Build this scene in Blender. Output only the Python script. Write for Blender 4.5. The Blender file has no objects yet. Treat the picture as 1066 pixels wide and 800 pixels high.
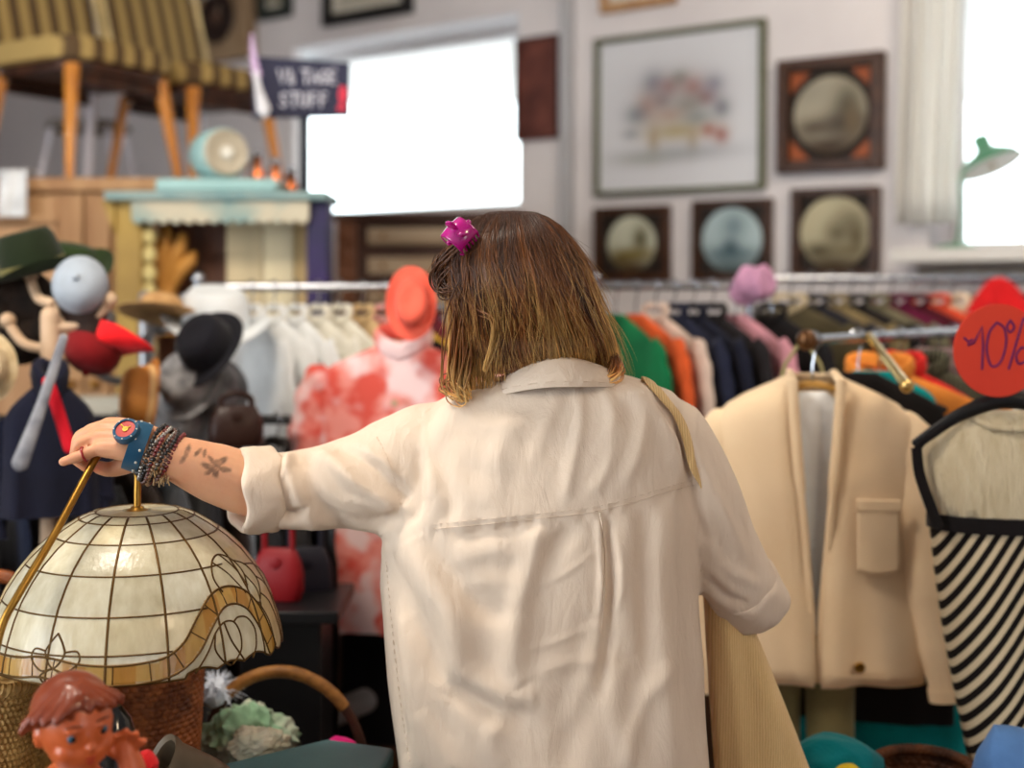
import bpy, math, random
import numpy as np
from mathutils import Vector, Matrix
from mathutils.bvhtree import BVHTree

random.seed(7)
rng = np.random.default_rng(7)
COL = bpy.context.scene.collection
PI = math.pi
F, CX, HY, EYE = 1332.5, 533.0, 310.0, 1.5      # 45 mm lens on a 36 mm sensor, eye level 1.5 m


def P(px, py, Y):
    """a point seen at (px, py) standing Y metres into the room"""
    return np.array([(px - CX) * Y / F, Y, EYE - (py - HY) * Y / F])


def A(*v):
    return np.array(v, dtype=float)


# ------------------------------------------------------------------ meshes
class G:
    def __init__(self):
        self.V, self.F, self.M, self.C, self.n = [], [], [], [], 0

    def add(self, v, f, mi=0, col=None):
        v = np.asarray(v, dtype=float).reshape(-1, 3)
        self.V.append(v)
        b = self.n
        self.F.extend([tuple(int(i) + b for i in q) for q in f])
        self.M.extend([mi] * len(f))
        c = np.ones((len(v), 4))
        if col is not None:
            c[:, :3] = np.asarray(col)[..., :3]
        self.C.append(c)
        self.n += len(v)
        return self

    def box(self, c, s, rz=0.0, mi=0, R=None, taper=1.0):
        c, s = np.asarray(c, float), np.asarray(s, float) / 2
        p = np.array([[x, y, z] for z in (-1, 1) for y in (-1, 1) for x in (-1, 1)], float)
        p[:4, :2] *= taper
        p = p * s
        if R is None:
            R = rot(2, rz)
        p = p @ np.asarray(R).T + c
        return self.add(p, [(0, 2, 3, 1), (4, 5, 7, 6), (0, 1, 5, 4), (2, 6, 7, 3), (0, 4, 6, 2), (1, 3, 7, 5)], mi)

    def tube(self, pts, rad, n=10, mi=0, flat=1.0, flat_dir=None, closed=False, caps=True, round_caps=False):
        pts = np.asarray(pts, float)
        m = len(pts)
        rad = np.broadcast_to(np.asarray(rad, float), (m,)).copy()
        if round_caps and not closed:
            t0 = pts[0] - pts[1]; t0 /= np.linalg.norm(t0)
            t1 = pts[-1] - pts[-2]; t1 /= np.linalg.norm(t1)
            pre = [pts[0] + t0 * rad[0] * k for k in (.95, .75, .4)]
            post = [pts[-1] + t1 * rad[-1] * k for k in (.4, .75, .95)]
            rr = (.3, .66, .917)
            pts = np.vstack([pre, pts, post])
            rad = np.concatenate([[rad[0] * k for k in rr], rad, [rad[-1] * k for k in rr[::-1]]])
            m = len(pts)
        if closed:
            T = np.roll(pts, -1, 0) - np.roll(pts, 1, 0)
        else:
            T = np.gradient(pts, axis=0)
        T /= np.maximum(np.linalg.norm(T, axis=1, keepdims=True), 1e-9)
        u = np.array(flat_dir, float) if flat_dir is not None else (A(0, 0, 1) if abs(T[0][2]) < .9 else A(1, 0, 0))
        vs = []
        for i in range(m):
            if flat_dir is not None:
                u = np.array(flat_dir, float)
            u = u - T[i] * np.dot(u, T[i])
            u /= max(np.linalg.norm(u), 1e-9)
            w = np.cross(T[i], u)
            a = np.arange(n) / n * 2 * PI
            vs.append(pts[i] + rad[i] * (np.cos(a)[:, None] * w + np.sin(a)[:, None] * u * flat))
        f = []
        for i in range(m if closed else m - 1):
            for k in range(n):
                a0, a1 = i * n + k, i * n + (k + 1) % n
                b0, b1 = ((i + 1) % m) * n + k, ((i + 1) % m) * n + (k + 1) % n
                f.append((a0, a1, b1, b0))
        if caps and not closed:
            f.append(tuple(range(n - 1, -1, -1)))
            f.append(tuple(range((m - 1) * n, m * n)))
        return self.add(np.vstack(vs), f, mi)

    def loft(self, rings, mi=0, closed=True, cap=(True, True), col=None):
        rings = [np.asarray(r, float) for r in rings]
        n, m = len(rings[0]), len(rings)
        f = []
        for i in range(m - 1):
            for k in range(n if closed else n - 1):
                f.append((i * n + k, i * n + (k + 1) % n, (i + 1) * n + (k + 1) % n, (i + 1) * n + k))
        if closed and cap[0]:
            f.append(tuple(range(n - 1, -1, -1)))
        if closed and cap[1]:
            f.append(tuple(range((m - 1) * n, m * n)))
        return self.add(np.vstack(rings), f, mi, col)

    def lathe(self, prof, n=28, o=(0, 0, 0), R=None, mi=0, sx=1.0, sy=1.0, wob=None):
        """profile of (radius, height), turned about z; R turns the result"""
        R = np.eye(3) if R is None else np.asarray(R)
        a = np.arange(n) / n * 2 * PI
        rings = []
        for r, z in prof:
            w = np.zeros(n) if wob is None else wob(a, r, z)
            rings.append(np.stack([r * np.cos(a) * sx, r * np.sin(a) * sy, z + w], 1) @ R.T + np.asarray(o, float))
        return self.loft(rings, mi, True, (prof[0][0] > 1e-6, prof[-1][0] > 1e-6))

    def ball(self, c, r, n=14, mi=0, R=None):
        r = np.broadcast_to(np.asarray(r, float), (3,))
        R = np.eye(3) if R is None else np.asarray(R)
        m = max(6, n // 2 + 2)
        a = np.arange(n) / n * 2 * PI
        rings = []
        for i in range(m + 1):
            t = PI * (i + .02) / (m + .04)
            rings.append(np.stack([np.cos(a) * math.sin(t) * r[0], np.sin(a) * math.sin(t) * r[1], np.full(n, -math.cos(t) * r[2])], 1) @ R.T + np.asarray(c, float))
        return self.loft(rings, mi)

    def grid(self, nu, nv, fn, mi=0, col=None, wrap=False):
        v, c = [], []
        for j in range(nv):
            for i in range(nu):
                u, w = i / (nu if wrap else nu - 1), j / (nv - 1)
                v.append(fn(u, w))
                if col:
                    c.append(col(u, w))
        f = [(j * nu + i, j * nu + (i + 1) % nu, (j + 1) * nu + (i + 1) % nu, (j + 1) * nu + i)
             for j in range(nv - 1) for i in range(nu if wrap else nu - 1)]
        return self.add(v, f, mi, np.array(c) if col else None)

    def data(self, name, sharp=40):
        me = bpy.data.meshes.new(name)
        V = np.vstack(self.V)
        me.from_pydata(V.tolist(), [], self.F)
        return me, V

    def build(self, name, mats, parent=None, world=True, sharp=40, bevel=0, solid=0, sub=0, fix=True):
        V = np.vstack(self.V)
        if parent is not None and world:
            p, off = parent, np.zeros(3)
            while p is not None:
                off += np.array(p.location)
                p = p.parent
            V = V - off
        me = bpy.data.meshes.new(name)
        me.from_pydata(V.tolist(), [], self.F)
        if not isinstance(mats, (list, tuple)):
            mats = [mats]
        for m in mats:
            me.materials.append(m)
        me.polygons.foreach_set('material_index', self.M)
        C = np.vstack(self.C)
        if not np.allclose(C, 1):
            at = me.color_attributes.new('Col', 'FLOAT_COLOR', 'POINT')
            at.data.foreach_set('color', C.ravel())
        if fix:
            import bmesh
            bm = bmesh.new(); bm.from_mesh(me)
            bmesh.ops.recalc_face_normals(bm, faces=bm.faces)
            bm.to_mesh(me); bm.free()
        me.shade_smooth()
        me.set_sharp_from_angle(angle=math.radians(sharp))
        o = bpy.data.objects.new(name, me)
        COL.objects.link(o)
        o.parent = parent
        if solid:
            m = o.modifiers.new('solid', 'SOLIDIFY'); m.thickness = solid; m.offset = 0
        if bevel:
            m = o.modifiers.new('bevel', 'BEVEL'); m.width = bevel; m.segments = 2; m.limit_method = 'ANGLE'
        if sub:
            m = o.modifiers.new('sub', 'SUBSURF'); m.levels = m.render_levels = sub
        return o


def rot(axis, a):
    c, s = math.cos(a), math.sin(a)
    return np.array([[[1, 0, 0], [0, c, -s], [0, s, c]], [[c, 0, s], [0, 1, 0], [-s, 0, c]], [[c, -s, 0], [s, c, 0], [0, 0, 1]]][axis])


def aim(d, up=(0, 0, 1)):
    """rotation taking local z to d"""
    z = np.asarray(d, float); z = z / np.linalg.norm(z)
    x = np.cross(np.asarray(up, float), z)
    if np.linalg.norm(x) < 1e-4:
        x = A(1, 0, 0)
    x /= np.linalg.norm(x)
    return np.stack([x, np.cross(z, x), z], 1)


def spline(pts, n=8, closed=False):
    pts = np.asarray(pts, float)
    m = len(pts)
    out = []
    for i in range(m if closed else m - 1):
        if closed:
            p0, p1, p2, p3 = pts[(i - 1) % m], pts[i], pts[(i + 1) % m], pts[(i + 2) % m]
        else:
            p0, p1, p2, p3 = pts[max(i - 1, 0)], pts[i], pts[i + 1], pts[min(i + 2, m - 1)]
        for k in range(n):
            t = k / n
            out.append(.5 * (2 * p1 + (p2 - p0) * t + (2 * p0 - 5 * p1 + 4 * p2 - p3) * t * t + (3 * p1 - p0 - 3 * p2 + p3) * t ** 3))
    if not closed:
        out.append(pts[-1])
    return np.array(out)


def smooth_noise(p, seed=0, octaves=3):
    """cheap vectorised noise out of turned sines, roughly in -1..1"""
    r = np.random.default_rng(seed)
    p = np.asarray(p, float)
    out = np.zeros(len(p))
    amp, tot = 1.0, 0.0
    for o in range(octaves):
        for _ in range(3):
            d = r.normal(size=p.shape[1]); d /= np.linalg.norm(d)
            out += amp * np.sin(p @ d * (2 ** o) * r.uniform(.8, 1.3) + r.uniform(0, 6.28))
        tot += amp * 1.7
        amp *= .55
    return out / tot


# ------------------------------------------------------------------ things and parts
def thing(name, label, cat, loc=(0, 0, 0), group=None, rz=0):
    o = bpy.data.objects.new(name, None)
    COL.objects.link(o)
    o.empty_display_size = .05
    o.location = [float(x) for x in loc]
    o.rotation_euler = (0, 0, rz)
    o['label'] = label
    o['category'] = cat
    if group:
        o['group'] = group
    return o


def tag(o, label, cat, group=None, kind=None):
    o['label'] = label
    o['category'] = cat
    if group:
        o['group'] = group
    if kind:
        o['kind'] = kind
    return o


def struct(o):
    o['kind'] = 'structure'
    return o


def kids(o):
    return [c for c in COL.objects if c.parent == o]


def copy_tree(o, parent=None):
    c = o.copy()
    COL.objects.link(c)
    if parent is not None:
        c.parent = parent
    for ch in kids(o):
        copy_tree(ch, c)
    return c


# ------------------------------------------------------------------ materials
def lin(c):
    c = np.asarray(c, float) / 255
    return np.where(c <= .04045, c / 12.92, ((c + .055) / 1.055) ** 2.4)


def rgba(c):
    return tuple(float(x) for x in lin(c)) + (1.0,)


MATS = {}


def M(name, col, rough=.7, col2=None, scale=6, detail=4, bump=0, bscale=150, metal=0, spec=.3, attr=False, sheen=0,
      stretch=(1, 1, 1), contrast=(.35, .65), trans=0, coat=0, sss=0, emit=0, transl=0, wave=None, wave_rot=(0, 0, 0)):
    if name in MATS:
        return MATS[name]
    m = bpy.data.materials.new(name)
    m.use_nodes = True
    nt = m.node_tree
    N, L = nt.nodes, nt.links
    b = N['Principled BSDF']
    b.inputs['Base Color'].default_value = rgba(col)
    b.inputs['Roughness'].default_value = rough
    b.inputs['Metallic'].default_value = metal
    b.inputs['Specular IOR Level'].default_value = spec
    b.inputs['Coat Weight'].default_value = coat
    b.inputs['Sheen Weight'].default_value = sheen
    b.inputs['Transmission Weight'].default_value = trans
    if sss:
        b.inputs['Subsurface Weight'].default_value = sss
        b.inputs['Subsurface Radius'].default_value = (.01, .004, .002)
        b.inputs['Subsurface Scale'].default_value = 1
    if emit:
        b.inputs['Emission Color'].default_value = rgba(col)
        b.inputs['Emission Strength'].default_value = emit
    tc = N.new('ShaderNodeTexCoord')
    mp = N.new('ShaderNodeMapping')
    mp.inputs['Scale'].default_value = stretch
    L.new(tc.outputs['Object'], mp.inputs['Vector'])
    out = None
    if attr:
        a = N.new('ShaderNodeAttribute'); a.attribute_name = 'Col'
        out = a.outputs['Color']
    if col2 is not None:
        if wave:
            tx = N.new('ShaderNodeTexWave'); tx.inputs['Scale'].default_value = wave
            tx.inputs['Distortion'].default_value = 0
            mp.inputs['Rotation'].default_value = wave_rot
            fac = tx.outputs['Fac']
        else:
            tx = N.new('ShaderNodeTexNoise'); tx.inputs['Scale'].default_value = scale
            tx.inputs['Detail'].default_value = detail
            fac = tx.outputs['Fac']
        L.new(mp.outputs['Vector'], tx.inputs['Vector'])
        cr = N.new('ShaderNodeValToRGB')
        cr.color_ramp.elements[0].position = contrast[0]; cr.color_ramp.elements[0].color = rgba(col)
        cr.color_ramp.elements[1].position = contrast[1]; cr.color_ramp.elements[1].color = rgba(col2)
        L.new(fac, cr.inputs['Fac'])
        if out is not None:
            mx = N.new('ShaderNodeMix'); mx.data_type = 'RGBA'; mx.blend_type = 'MULTIPLY'; mx.inputs['Factor'].default_value = 1
            L.new(out, mx.inputs['A']); L.new(cr.outputs['Color'], mx.inputs['B'])
            out = mx.outputs['Result']
        else:
            out = cr.outputs['Color']
    if out is not None:
        L.new(out, b.inputs['Base Color'])
    if bump:
        tx = N.new('ShaderNodeTexNoise'); tx.inputs['Scale'].default_value = bscale; tx.inputs['Detail'].default_value = 3
        L.new(mp.outputs['Vector'], tx.inputs['Vector'])
        bp = N.new('ShaderNodeBump'); bp.inputs['Strength'].default_value = bump; bp.inputs['Distance'].default_value = .01
        L.new(tx.outputs['Fac'], bp.inputs['Height']); L.new(bp.outputs['Normal'], b.inputs['Normal'])
    if transl:
        tr = N.new('ShaderNodeBsdfTranslucent')
        if out is not None:
            L.new(out, tr.inputs['Color'])
        else:
            tr.inputs['Color'].default_value = rgba(col)
        ms = N.new('ShaderNodeMixShader'); ms.inputs['Fac'].default_value = transl
        L.new(b.outputs['BSDF'], ms.inputs[1]); L.new(tr.outputs['BSDF'], ms.inputs[2])
        L.new(ms.outputs['Shader'], N['Material Output'].inputs['Surface'])
    MATS[name] = m
    return m


def cloth(name, col, vary=.12, bump=.15, sheen=.1, transl=0, rough=.85):
    c = np.asarray(col, float)
    return M(name, c * (1 - vary), rough, col2=np.minimum(c * (1 + vary * .6), 255), scale=9, bump=bump, bscale=220, spec=.15, sheen=sheen, transl=transl)


def glass_mat():
    m = bpy.data.materials.new('window_glass')
    m.use_nodes = True
    N, L = m.node_tree.nodes, m.node_tree.links
    N.remove(N['Principled BSDF'])
    t = N.new('ShaderNodeBsdfTransparent'); t.inputs['Color'].default_value = (.96, .98, .98, 1)
    g = N.new('ShaderNodeBsdfGlossy'); g.inputs['Roughness'].default_value = .02
    x = N.new('ShaderNodeMixShader'); x.inputs['Fac'].default_value = .05
    L.new(t.outputs[0], x.inputs[1]); L.new(g.outputs[0], x.inputs[2])
    L.new(x.outputs[0], N['Material Output'].inputs['Surface'])
    return m


GLASS = glass_mat()
CHROME = M('chrome', (168, 172, 180), .22, metal=1)
BRASS = M('brass', (176, 134, 62), .33, col2=(140, 98, 40), scale=14, metal=1)
PINE = M('pine_wood', (186, 146, 104), .6, col2=(160, 118, 80), scale=3, stretch=(6, 6, .7), spec=.3)
DARKWOOD = M('dark_wood', (70, 38, 20), .45, col2=(42, 22, 12), scale=4, stretch=(8, 8, 1))
WHITE = M('white_paint', (222, 222, 224), .5)
BLACKP = M('black_plastic', (18, 18, 20), .35)


def voxel(g, size, smooth=3, factor=.5):
    """joins overlapping closed shapes of g into one continuous surface"""
    me, V = g.data('tmp')
    o = bpy.data.objects.new('tmp', me)
    COL.objects.link(o)
    r = o.modifiers.new('r', 'REMESH'); r.mode = 'VOXEL'; r.voxel_size = size
    if smooth:
        s = o.modifiers.new('s', 'SMOOTH'); s.iterations = smooth; s.factor = factor
    dg = bpy.context.evaluated_depsgraph_get()
    ev = o.evaluated_get(dg)
    m2 = ev.to_mesh()
    v = np.zeros(len(m2.vertices) * 3); m2.vertices.foreach_get('co', v)
    nn = np.zeros(len(m2.vertices) * 3); m2.vertices.foreach_get('normal', nn)
    f = [tuple(p.vertices) for p in m2.polygons]
    ev.to_mesh_clear()
    bpy.data.objects.remove(o)
    bpy.data.meshes.remove(me)
    return v.reshape(-1, 3), f, nn.reshape(-1, 3)
# ================================================================== THE ROOM
TW, Y0 = .72, 5.2                       # the back wall runs away to the left
PHI = math.atan(TW)
WU = A(math.cos(PHI), -math.sin(PHI), 0)          # along the wall
WN = A(-math.sin(PHI), -math.cos(PHI), 0)         # into the room
WO = A(0, Y0, 0)


def W(u, z, d=0.0):
    return WO + WU * u + WN * d + A(0, 0, z)


def wall_uz(px, py):
    q = (px - CX) / F
    Y = Y0 / (1 + TW * q)
    return q * Y / math.cos(PHI), EYE + (HY - py) * Y / F


WALLM = M('wall_paint', (224, 219, 220), .8, col2=(212, 207, 209), scale=2.5, bump=.08, bscale=60)
RW = rot(2, -PHI)


def wbox(g, u0, u1, z0, z1, d0, d1, mi=0):
    g.box(W((u0 + u1) / 2, (z0 + z1) / 2, (d0 + d1) / 2), (abs(u1 - u0), abs(d1 - d0), abs(z1 - z0)), R=RW, mi=mi)


CEIL = 2.95
o1 = (-1.25, .035, 1.875, 2.655)        # left window opening (u0,u1,z0,z1)
o2 = (1.69, 2.95, 1.655, 2.72)          # right window opening
g = G()
uL, uR, T = -5.2, 4.4, -.32
for u0, u1, z0, z1 in ((uL, o1[0] - .5, 0, CEIL), (o1[0], o1[1], 0, o1[2]), (o1[0], o1[1], o1[3], CEIL), (o1[1], o2[0], 0, CEIL),
                       (o2[0], o2[1], 0, o2[2]), (o2[0], o2[1], o2[3], CEIL), (o2[1], uR, 0, CEIL)):
    wbox(g, u0, u1, z0, z1, 0, T)
wbox(g, o1[0] - .5, o1[0], 0, CEIL, 0, -.05)
struct(g.build('wall_back', WALLM))
# splayed white jamb at the left of the left window
g = G(); q = [W(o1[0] + .0, z, d) for z in (o1[2], o1[3]) for d in (-.051, -.06)] + [W(o1[0] - .30, z, d) for z in (o1[2], o1[3]) for d in (-.25, -.26)]
g.add(q, [(0, 2, 6, 4), (1, 5, 7, 3), (0, 4, 5, 1), (2, 3, 7, 6), (0, 1, 3, 2), (4, 6, 7, 5)]); struct(g.build('trim_4', WHITE))
g = G(); wbox(g, o1[0] - .32, o1[0], o1[3], o1[3] + .05, -.051, -.32); wbox(g, o1[0] - .32, o1[0], o1[2] - .05, o1[2], -.051, -.32); struct(g.build('trim_5', WHITE))
g = G(); g.box((0, 3, -.05), (9, 13, .1))
struct(g.build('floor', M('floor_boards', (92, 58, 34), .5, col2=(58, 34, 20), scale=3, stretch=(9, .8, 1))))
g = G(); g.box((0, 3, CEIL + .05), (9, 13, .1))
struct(g.build('ceiling', M('ceiling_paint', (225, 223, 220), .9)))
g = G()                                   # left wall with an unseen opening added for grazing side light
wy0, wy1, wz0, wz1 = -2.2, .9, .7, 2.7
for a, b_, c, d in ((-3.5, wy0, 0, CEIL), (wy1, 9.5, 0, CEIL), (wy0, wy1, 0, wz0), (wy0, wy1, wz1, CEIL)):
    g.box((-4.2, (a + b_) / 2, (c + d) / 2), (.1, b_ - a, d - c))
struct(g.build('wall_left', WALLM))
g = G(); g.box((3.6, 1.5, CEIL / 2), (.1, 8, CEIL)); struct(g.build('wall_right', WALLM))
g = G(); g.box((-.3, -3.45, CEIL / 2), (7.8, .1, CEIL)); struct(g.build('wall_front', WALLM))
# thin pipe running up the wall between window and pictures
u, z = wall_uz(592, 100)
g = G(); wbox(g, u - .025, u + .03, .02, CEIL - .01, .001, .035)
struct(g.build('trim_1', M('pipe_paint', (176, 176, 180), .5), bevel=.006))


def window(name, o, bars):
    u0, u1, z0, z1 = o
    g = G(); d0, d1 = -.30, -.25
    for a, b, c, d in ((u0, u0 + .035, z0, z1), (u1 - .035, u1, z0, z1), (u0, u1, z0, z0 + .035), (u0, u1, z1 - .035, z1)):
        wbox(g, a, b, c, d, d0, d1)
    for b in bars:
        wbox(g, b - .015, b + .015, z0, z1, d0, d1)
    fr = struct(g.build(name, WHITE, bevel=.004))
    g = G(); wbox(g, u0 + .03, u1 - .03, z0 + .03, z1 - .03, -.278, -.272)
    g.build('pane', GLASS, fr, world=False)
    return fr


window('window_1', (o1[0] - .30, o1[1], o1[2], o1[3]), [])
w2 = window('window_2', o2, [])
g = G(); wbox(g, o2[0] - .06, o2[1] + .1, o2[2] - .045, o2[2], -.05, .2)
struct(g.build('trim_2', M('sill_paint', (214, 212, 208), .45), bevel=.006))
g = G(); wbox(g, o2[0] - .02, o2[1] + .05, o2[2] - .10, o2[2] - .05, 0.001, .05)
struct(g.build('trim_3', M('radiator_board', (150, 138, 126), .6)))

# sheer curtain at the left of the right window
uc, zc = wall_uz(955, 10)
g = G()
g.grid(60, 12, lambda a, b: W(o2[0] - .07 + .20 * a + .01 * math.sin(b * 5), 2.9 - 1.16 * b,
                              .085 + .022 * math.sin(a * 26) + .008 * math.sin(a * 61 + b * 3)))
cur = g.build('curtain', M('sheer_cloth', (250, 249, 246), .9, transl=.8, bump=.1), solid=.002)
tag(cur, 'sheer white curtain gathered at the edge of the bright window', 'curtain')


# ------------------------------------------------------------------ pictures
def gauss_paint(base, blobs):
    base = lin(base) * .95
    bl = [(x, y, sx * 1.12, sy * 1.12, lin(c) * .55, k) for x, y, sx, sy, c, k in blobs]

    def fn(u, v):
        c = base.copy()
        for x, y, sx, sy, cc, k in bl:
            w = min(1, k * 1.45) * math.exp(-(((u - x) / sx) ** 2 + ((v - y) / sy) ** 2))
            c = c * (1 - w) + cc * w
        return c
    return fn


PAINT = M('painted_picture', (255, 255, 255), .6, attr=True)


def picture(px0, py0, px1, py1, fr, depth, label, cat, framem, mount=None, mm=None, paint=None, tilt=0, name='framed_picture', group=None, round_=False, inlay=False, res=50):
    (ua, za), (ub, zb) = wall_uz(px0, py0), wall_uz(px1, py1)
    u, z, w, h = (ua + ub) / 2, (za + zb) / 2, ub - ua, za - zb
    t = thing(name, label, cat, W(u, z, .003), group, rz=-PHI)
    t.rotation_euler = (0, tilt, -PHI)
    g = G()                             # local x along the wall, -y into the room
    for sx, cz, ww, hh in ((-(w - fr) / 2, 0, fr, h), ((w - fr) / 2, 0, fr, h), (0, (h - fr) / 2, w - 2 * fr, fr), (0, -(h - fr) / 2, w - 2 * fr, fr)):
        g.box((sx, -depth / 2, cz), (ww, depth, hh))
    g.build('frame', framem, t, world=False, bevel=.004)
    iw, ih = w - 2 * fr, h - 2 * fr
    g = G(); g.box((0, -.006, 0), (iw + .004, .01, ih + .004))
    g.build('mount', mm, t, world=False)
    if round_:
        r = min(iw, ih) * .5 * round_
        g = G()
        g.grid(64, 24, lambda a, b: (math.cos(a * 2 * PI) * r * b * 1.0, -.016 - .012 * (1 - b * b), math.sin(a * 2 * PI) * r * b),
               col=lambda a, b: paint(.5 + .5 * b * math.cos(a * 2 * PI), .5 - .5 * b * math.sin(a * 2 * PI)), wrap=True)
        g.build('plate', M('glazed_plate', (255, 255, 255), .5, attr=True, spec=.2), t, world=False)
        g = G(); a = np.arange(48) / 48 * 2 * PI
        g.tube(np.stack([np.cos(a) * r, np.full(48, -.014), np.sin(a) * r], 1), .006, 8, closed=True)
        g.build('plate_rim', M('dark_rim', (40, 26, 16), .4), t, world=False)
        if inlay:
            for sx in (-1, 1):
                for sz in (-1, 1):
                    g = G()
                    c = A(sx * iw * .37, -.013, sz * ih * .37); s = iw * .12
                    g.add([c + A(sx * s, 0, sz * s), c + A(-sx * s, 0, sz * s), c + A(sx * s, 0, -sz * s), c + A(sx * s, -.004, sz * s), c + A(-sx * s, -.004, sz * s), c + A(sx * s, -.004, -sz * s)],
                          [(0, 1, 2), (3, 5, 4), (0, 3, 4, 1), (1, 4, 5, 2), (2, 5, 3, 0)])
                    g.build('corner_inlay', M('orange_inlay', (150, 74, 30), .5), t, world=False)
    elif paint:
        s = mount or 1.0
        g = G()
        g.grid(res, res, lambda a, b: ((a - .5) * iw * s, -.0125, (.5 - b) * ih * s), col=lambda a, b: paint(a, b))
        g.build('print', PAINT, t, world=False)
    return t


FLOWERS = [(.35, .3, .07, .08, (120, 130, 160), .6), (.45, .33, .06, .06, (190, 110, 110), .7), (.4, .42, .06, .05, (120, 70, 80), .6),
           (.52, .28, .05, .05, (110, 130, 110), .6), (.6, .35, .07, .07, (205, 120, 110), .7), (.68, .42, .06, .05, (170, 70, 80), .7),
           (.73, .34, .06, .06, (150, 150, 180), .6), (.57, .46, .09, .06, (140, 150, 130), .6), (.3, .45, .06, .08, (215, 150, 120), .6),
           (.24, .5, .07, .06, (130, 150, 165), .6), (.45, .52, .1, .05, (225, 170, 130), .55), (.78, .5, .05, .06, (110, 120, 140), .6),
           (.5, .63, .2, .06, (225, 205, 150), .7), (.35, .68, .03, .1, (215, 190, 150), .7), (.6, .7, .03, .08, (215, 190, 150), .6),
           (.7, .64, .04, .04, (215, 130, 110), .8), (.78, .68, .04, .05, (205, 120, 100), .8), (.55, .78, .3, .05, (190, 195, 205), .5),
           (.3, .8, .2, .05, (200, 205, 200), .5), (.2, .63, .05, .03, (150, 160, 180), .5), (.63, .55, .08, .04, (120, 150, 150), .5),
           (.5, .4, .3, .2, (205, 200, 200), .35)]
WOODF = M('walnut_frame', (72, 42, 22), .4, col2=(50, 26, 12), scale=5, stretch=(3, 3, 8))
BLACKM = M('black_mount', (30, 22, 16), .6)
picture(622, 43, 799, 197, .022, .03, 'large watercolour of flowers behind glass in a thin green-gold frame', 'picture',
        M('green_gold', (96, 98, 72), .4, metal=.4), .98, M('mat_board', (224, 226, 230), .8), gauss_paint((214, 216, 222), FLOWERS), tilt=.006, res=80)
SCENE1 = [(.5, .9, .6, .25, (86, 66, 48), .9), (.72, .4, .2, .3, (96, 90, 70), .8), (.7, .62, .3, .12, (80, 66, 54), .8), (.3, .65, .2, .08, (110, 96, 80), .7), (.25, .2, .3, .2, (190, 184, 165), .6), (.8, .6, .1, .2, (130, 110, 80), .7), (.35, .78, .2, .04, (170, 160, 140), .6)]
SCENE2 = [(.5, .92, .5, .2, (96, 70, 40), .9), (.7, .42, .14, .22, (100, 92, 50), .8), (.5, .68, .5, .1, (150, 130, 60), .7), (.25, .8, .2, .08, (120, 100, 50), .7)]
SCENE3 = [(.5, .95, .5, .2, (100, 120, 124), .8), (.55, .3, .2, .2, (150, 176, 184), .7), (.5, .7, .4, .1, (110, 140, 150), .8), (.5, .6, .12, .1, (84, 112, 124), .8)]
SCENE4 = [(.5, .95, .6, .2, (84, 66, 40), .9), (.55, .5, .16, .14, (120, 110, 80), .8), (.7, .35, .2, .2, (140, 130, 100), .6), (.3, .72, .2, .08, (96, 86, 60), .8), (.65, .72, .2, .06, (150, 136, 100), .7), (.8, .55, .1, .2, (110, 96, 60), .7)]
picture(813, 66, 923, 176, .042, .045, 'square dark wooden frame with orange corners around a round plate, highest of the plate frames', 'picture', WOODF, None, BLACKM, gauss_paint((176, 168, 148), SCENE1), .012, round_=.93, inlay=True)
picture(622, 217, 700, 293, .03, .035, 'wooden framed round plate with a golden field, below the left end of the watercolour', 'picture', WOODF, None, BLACKM, gauss_paint((196, 198, 178), SCENE2), .004, round_=.98)
picture(724, 210, 806, 292, .026, .035, 'wooden framed round plate in pale blue, between two brown plate pictures', 'picture', WOODF, None, BLACKM, gauss_paint((178, 198, 202), SCENE3), .008, round_=1.02)
picture(827, 198, 918, 290, .03, .04, 'wooden framed round sepia plate beside the curtain, in the bottom row', 'picture', WOODF, None, BLACKM, gauss_paint((188, 180, 150), SCENE4), .012, round_=1.04)
picture(540, 42, 584, 144, .008, .03, 'narrow reddish brown wooden panel on the wall right of the window', 'plaque', M('red_wood', (92, 44, 34), .5, col2=(66, 32, 26), scale=12), None,
        M('red_wood_panel', (112, 62, 52), .5, col2=(72, 36, 30), scale=9), name='wall_panel')
picture(340, -62, 432, 14, .05, .035, 'black framed picture cut off above the window', 'picture', BLACKP, .8, M('cream_mount', (206, 200, 186), .8), gauss_paint((180, 176, 160), []))
picture(628, -60, 706, 4, .035, .03, 'wooden framed picture cut off above the large watercolour', 'picture', PINE, .8, M('cream_mount', (206, 200, 186), .8), gauss_paint((180, 176, 160), []))
picture(272, -50, 306, 17, .05, .03, 'small dark green framed picture beside the round wall clock', 'picture', M('dark_green_paint', (36, 44, 40), .5), .8, M('cream_mount', (206, 200, 186), .8), gauss_paint((120, 116, 90), []))

# wall clock, a tan board with a dark round face
(ua, za), (ub, zb) = wall_uz(208, -60), wall_uz(268, 60)
t = thing('wall_clock', 'tan wooden wall clock with a dark round face above the striped chairs', 'clock', W((ua + ub) / 2, (za + zb) / 2, .003), rz=-PHI)
w, h = ub - ua, za - zb
g = G(); g.box((0, -.03, 0), (w, .06, h)); g.build('case', M('tan_wood', (168, 142, 112), .6, col2=(146, 120, 92), scale=4), t, world=False, bevel=.008)
g = G(); g.lathe([(.001, 0), (.115, 0), (.125, .012), (.115, .02), (.108, .012), (.001, .012)], 40, (0, -.061, -.17 * h), rot(0, PI / 2))
g.build('dial', M('dark_dial', (44, 30, 26), .4), t, world=False)
g = G(); g.lathe([(.001, 0), (.03, 0), (.02, .012), (.001, .014)], 24, (0, -.074, -.17 * h), rot(0, PI / 2)); g.build('hub', M('brown_hub', (96, 70, 56), .5), t, world=False)
g = G(); g.box((.02, -.078, -.17 * h + .025), (.006, .003, .07)); g.build('hand', M('pale_hand', (170, 150, 130), .5), t, world=False)

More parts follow.
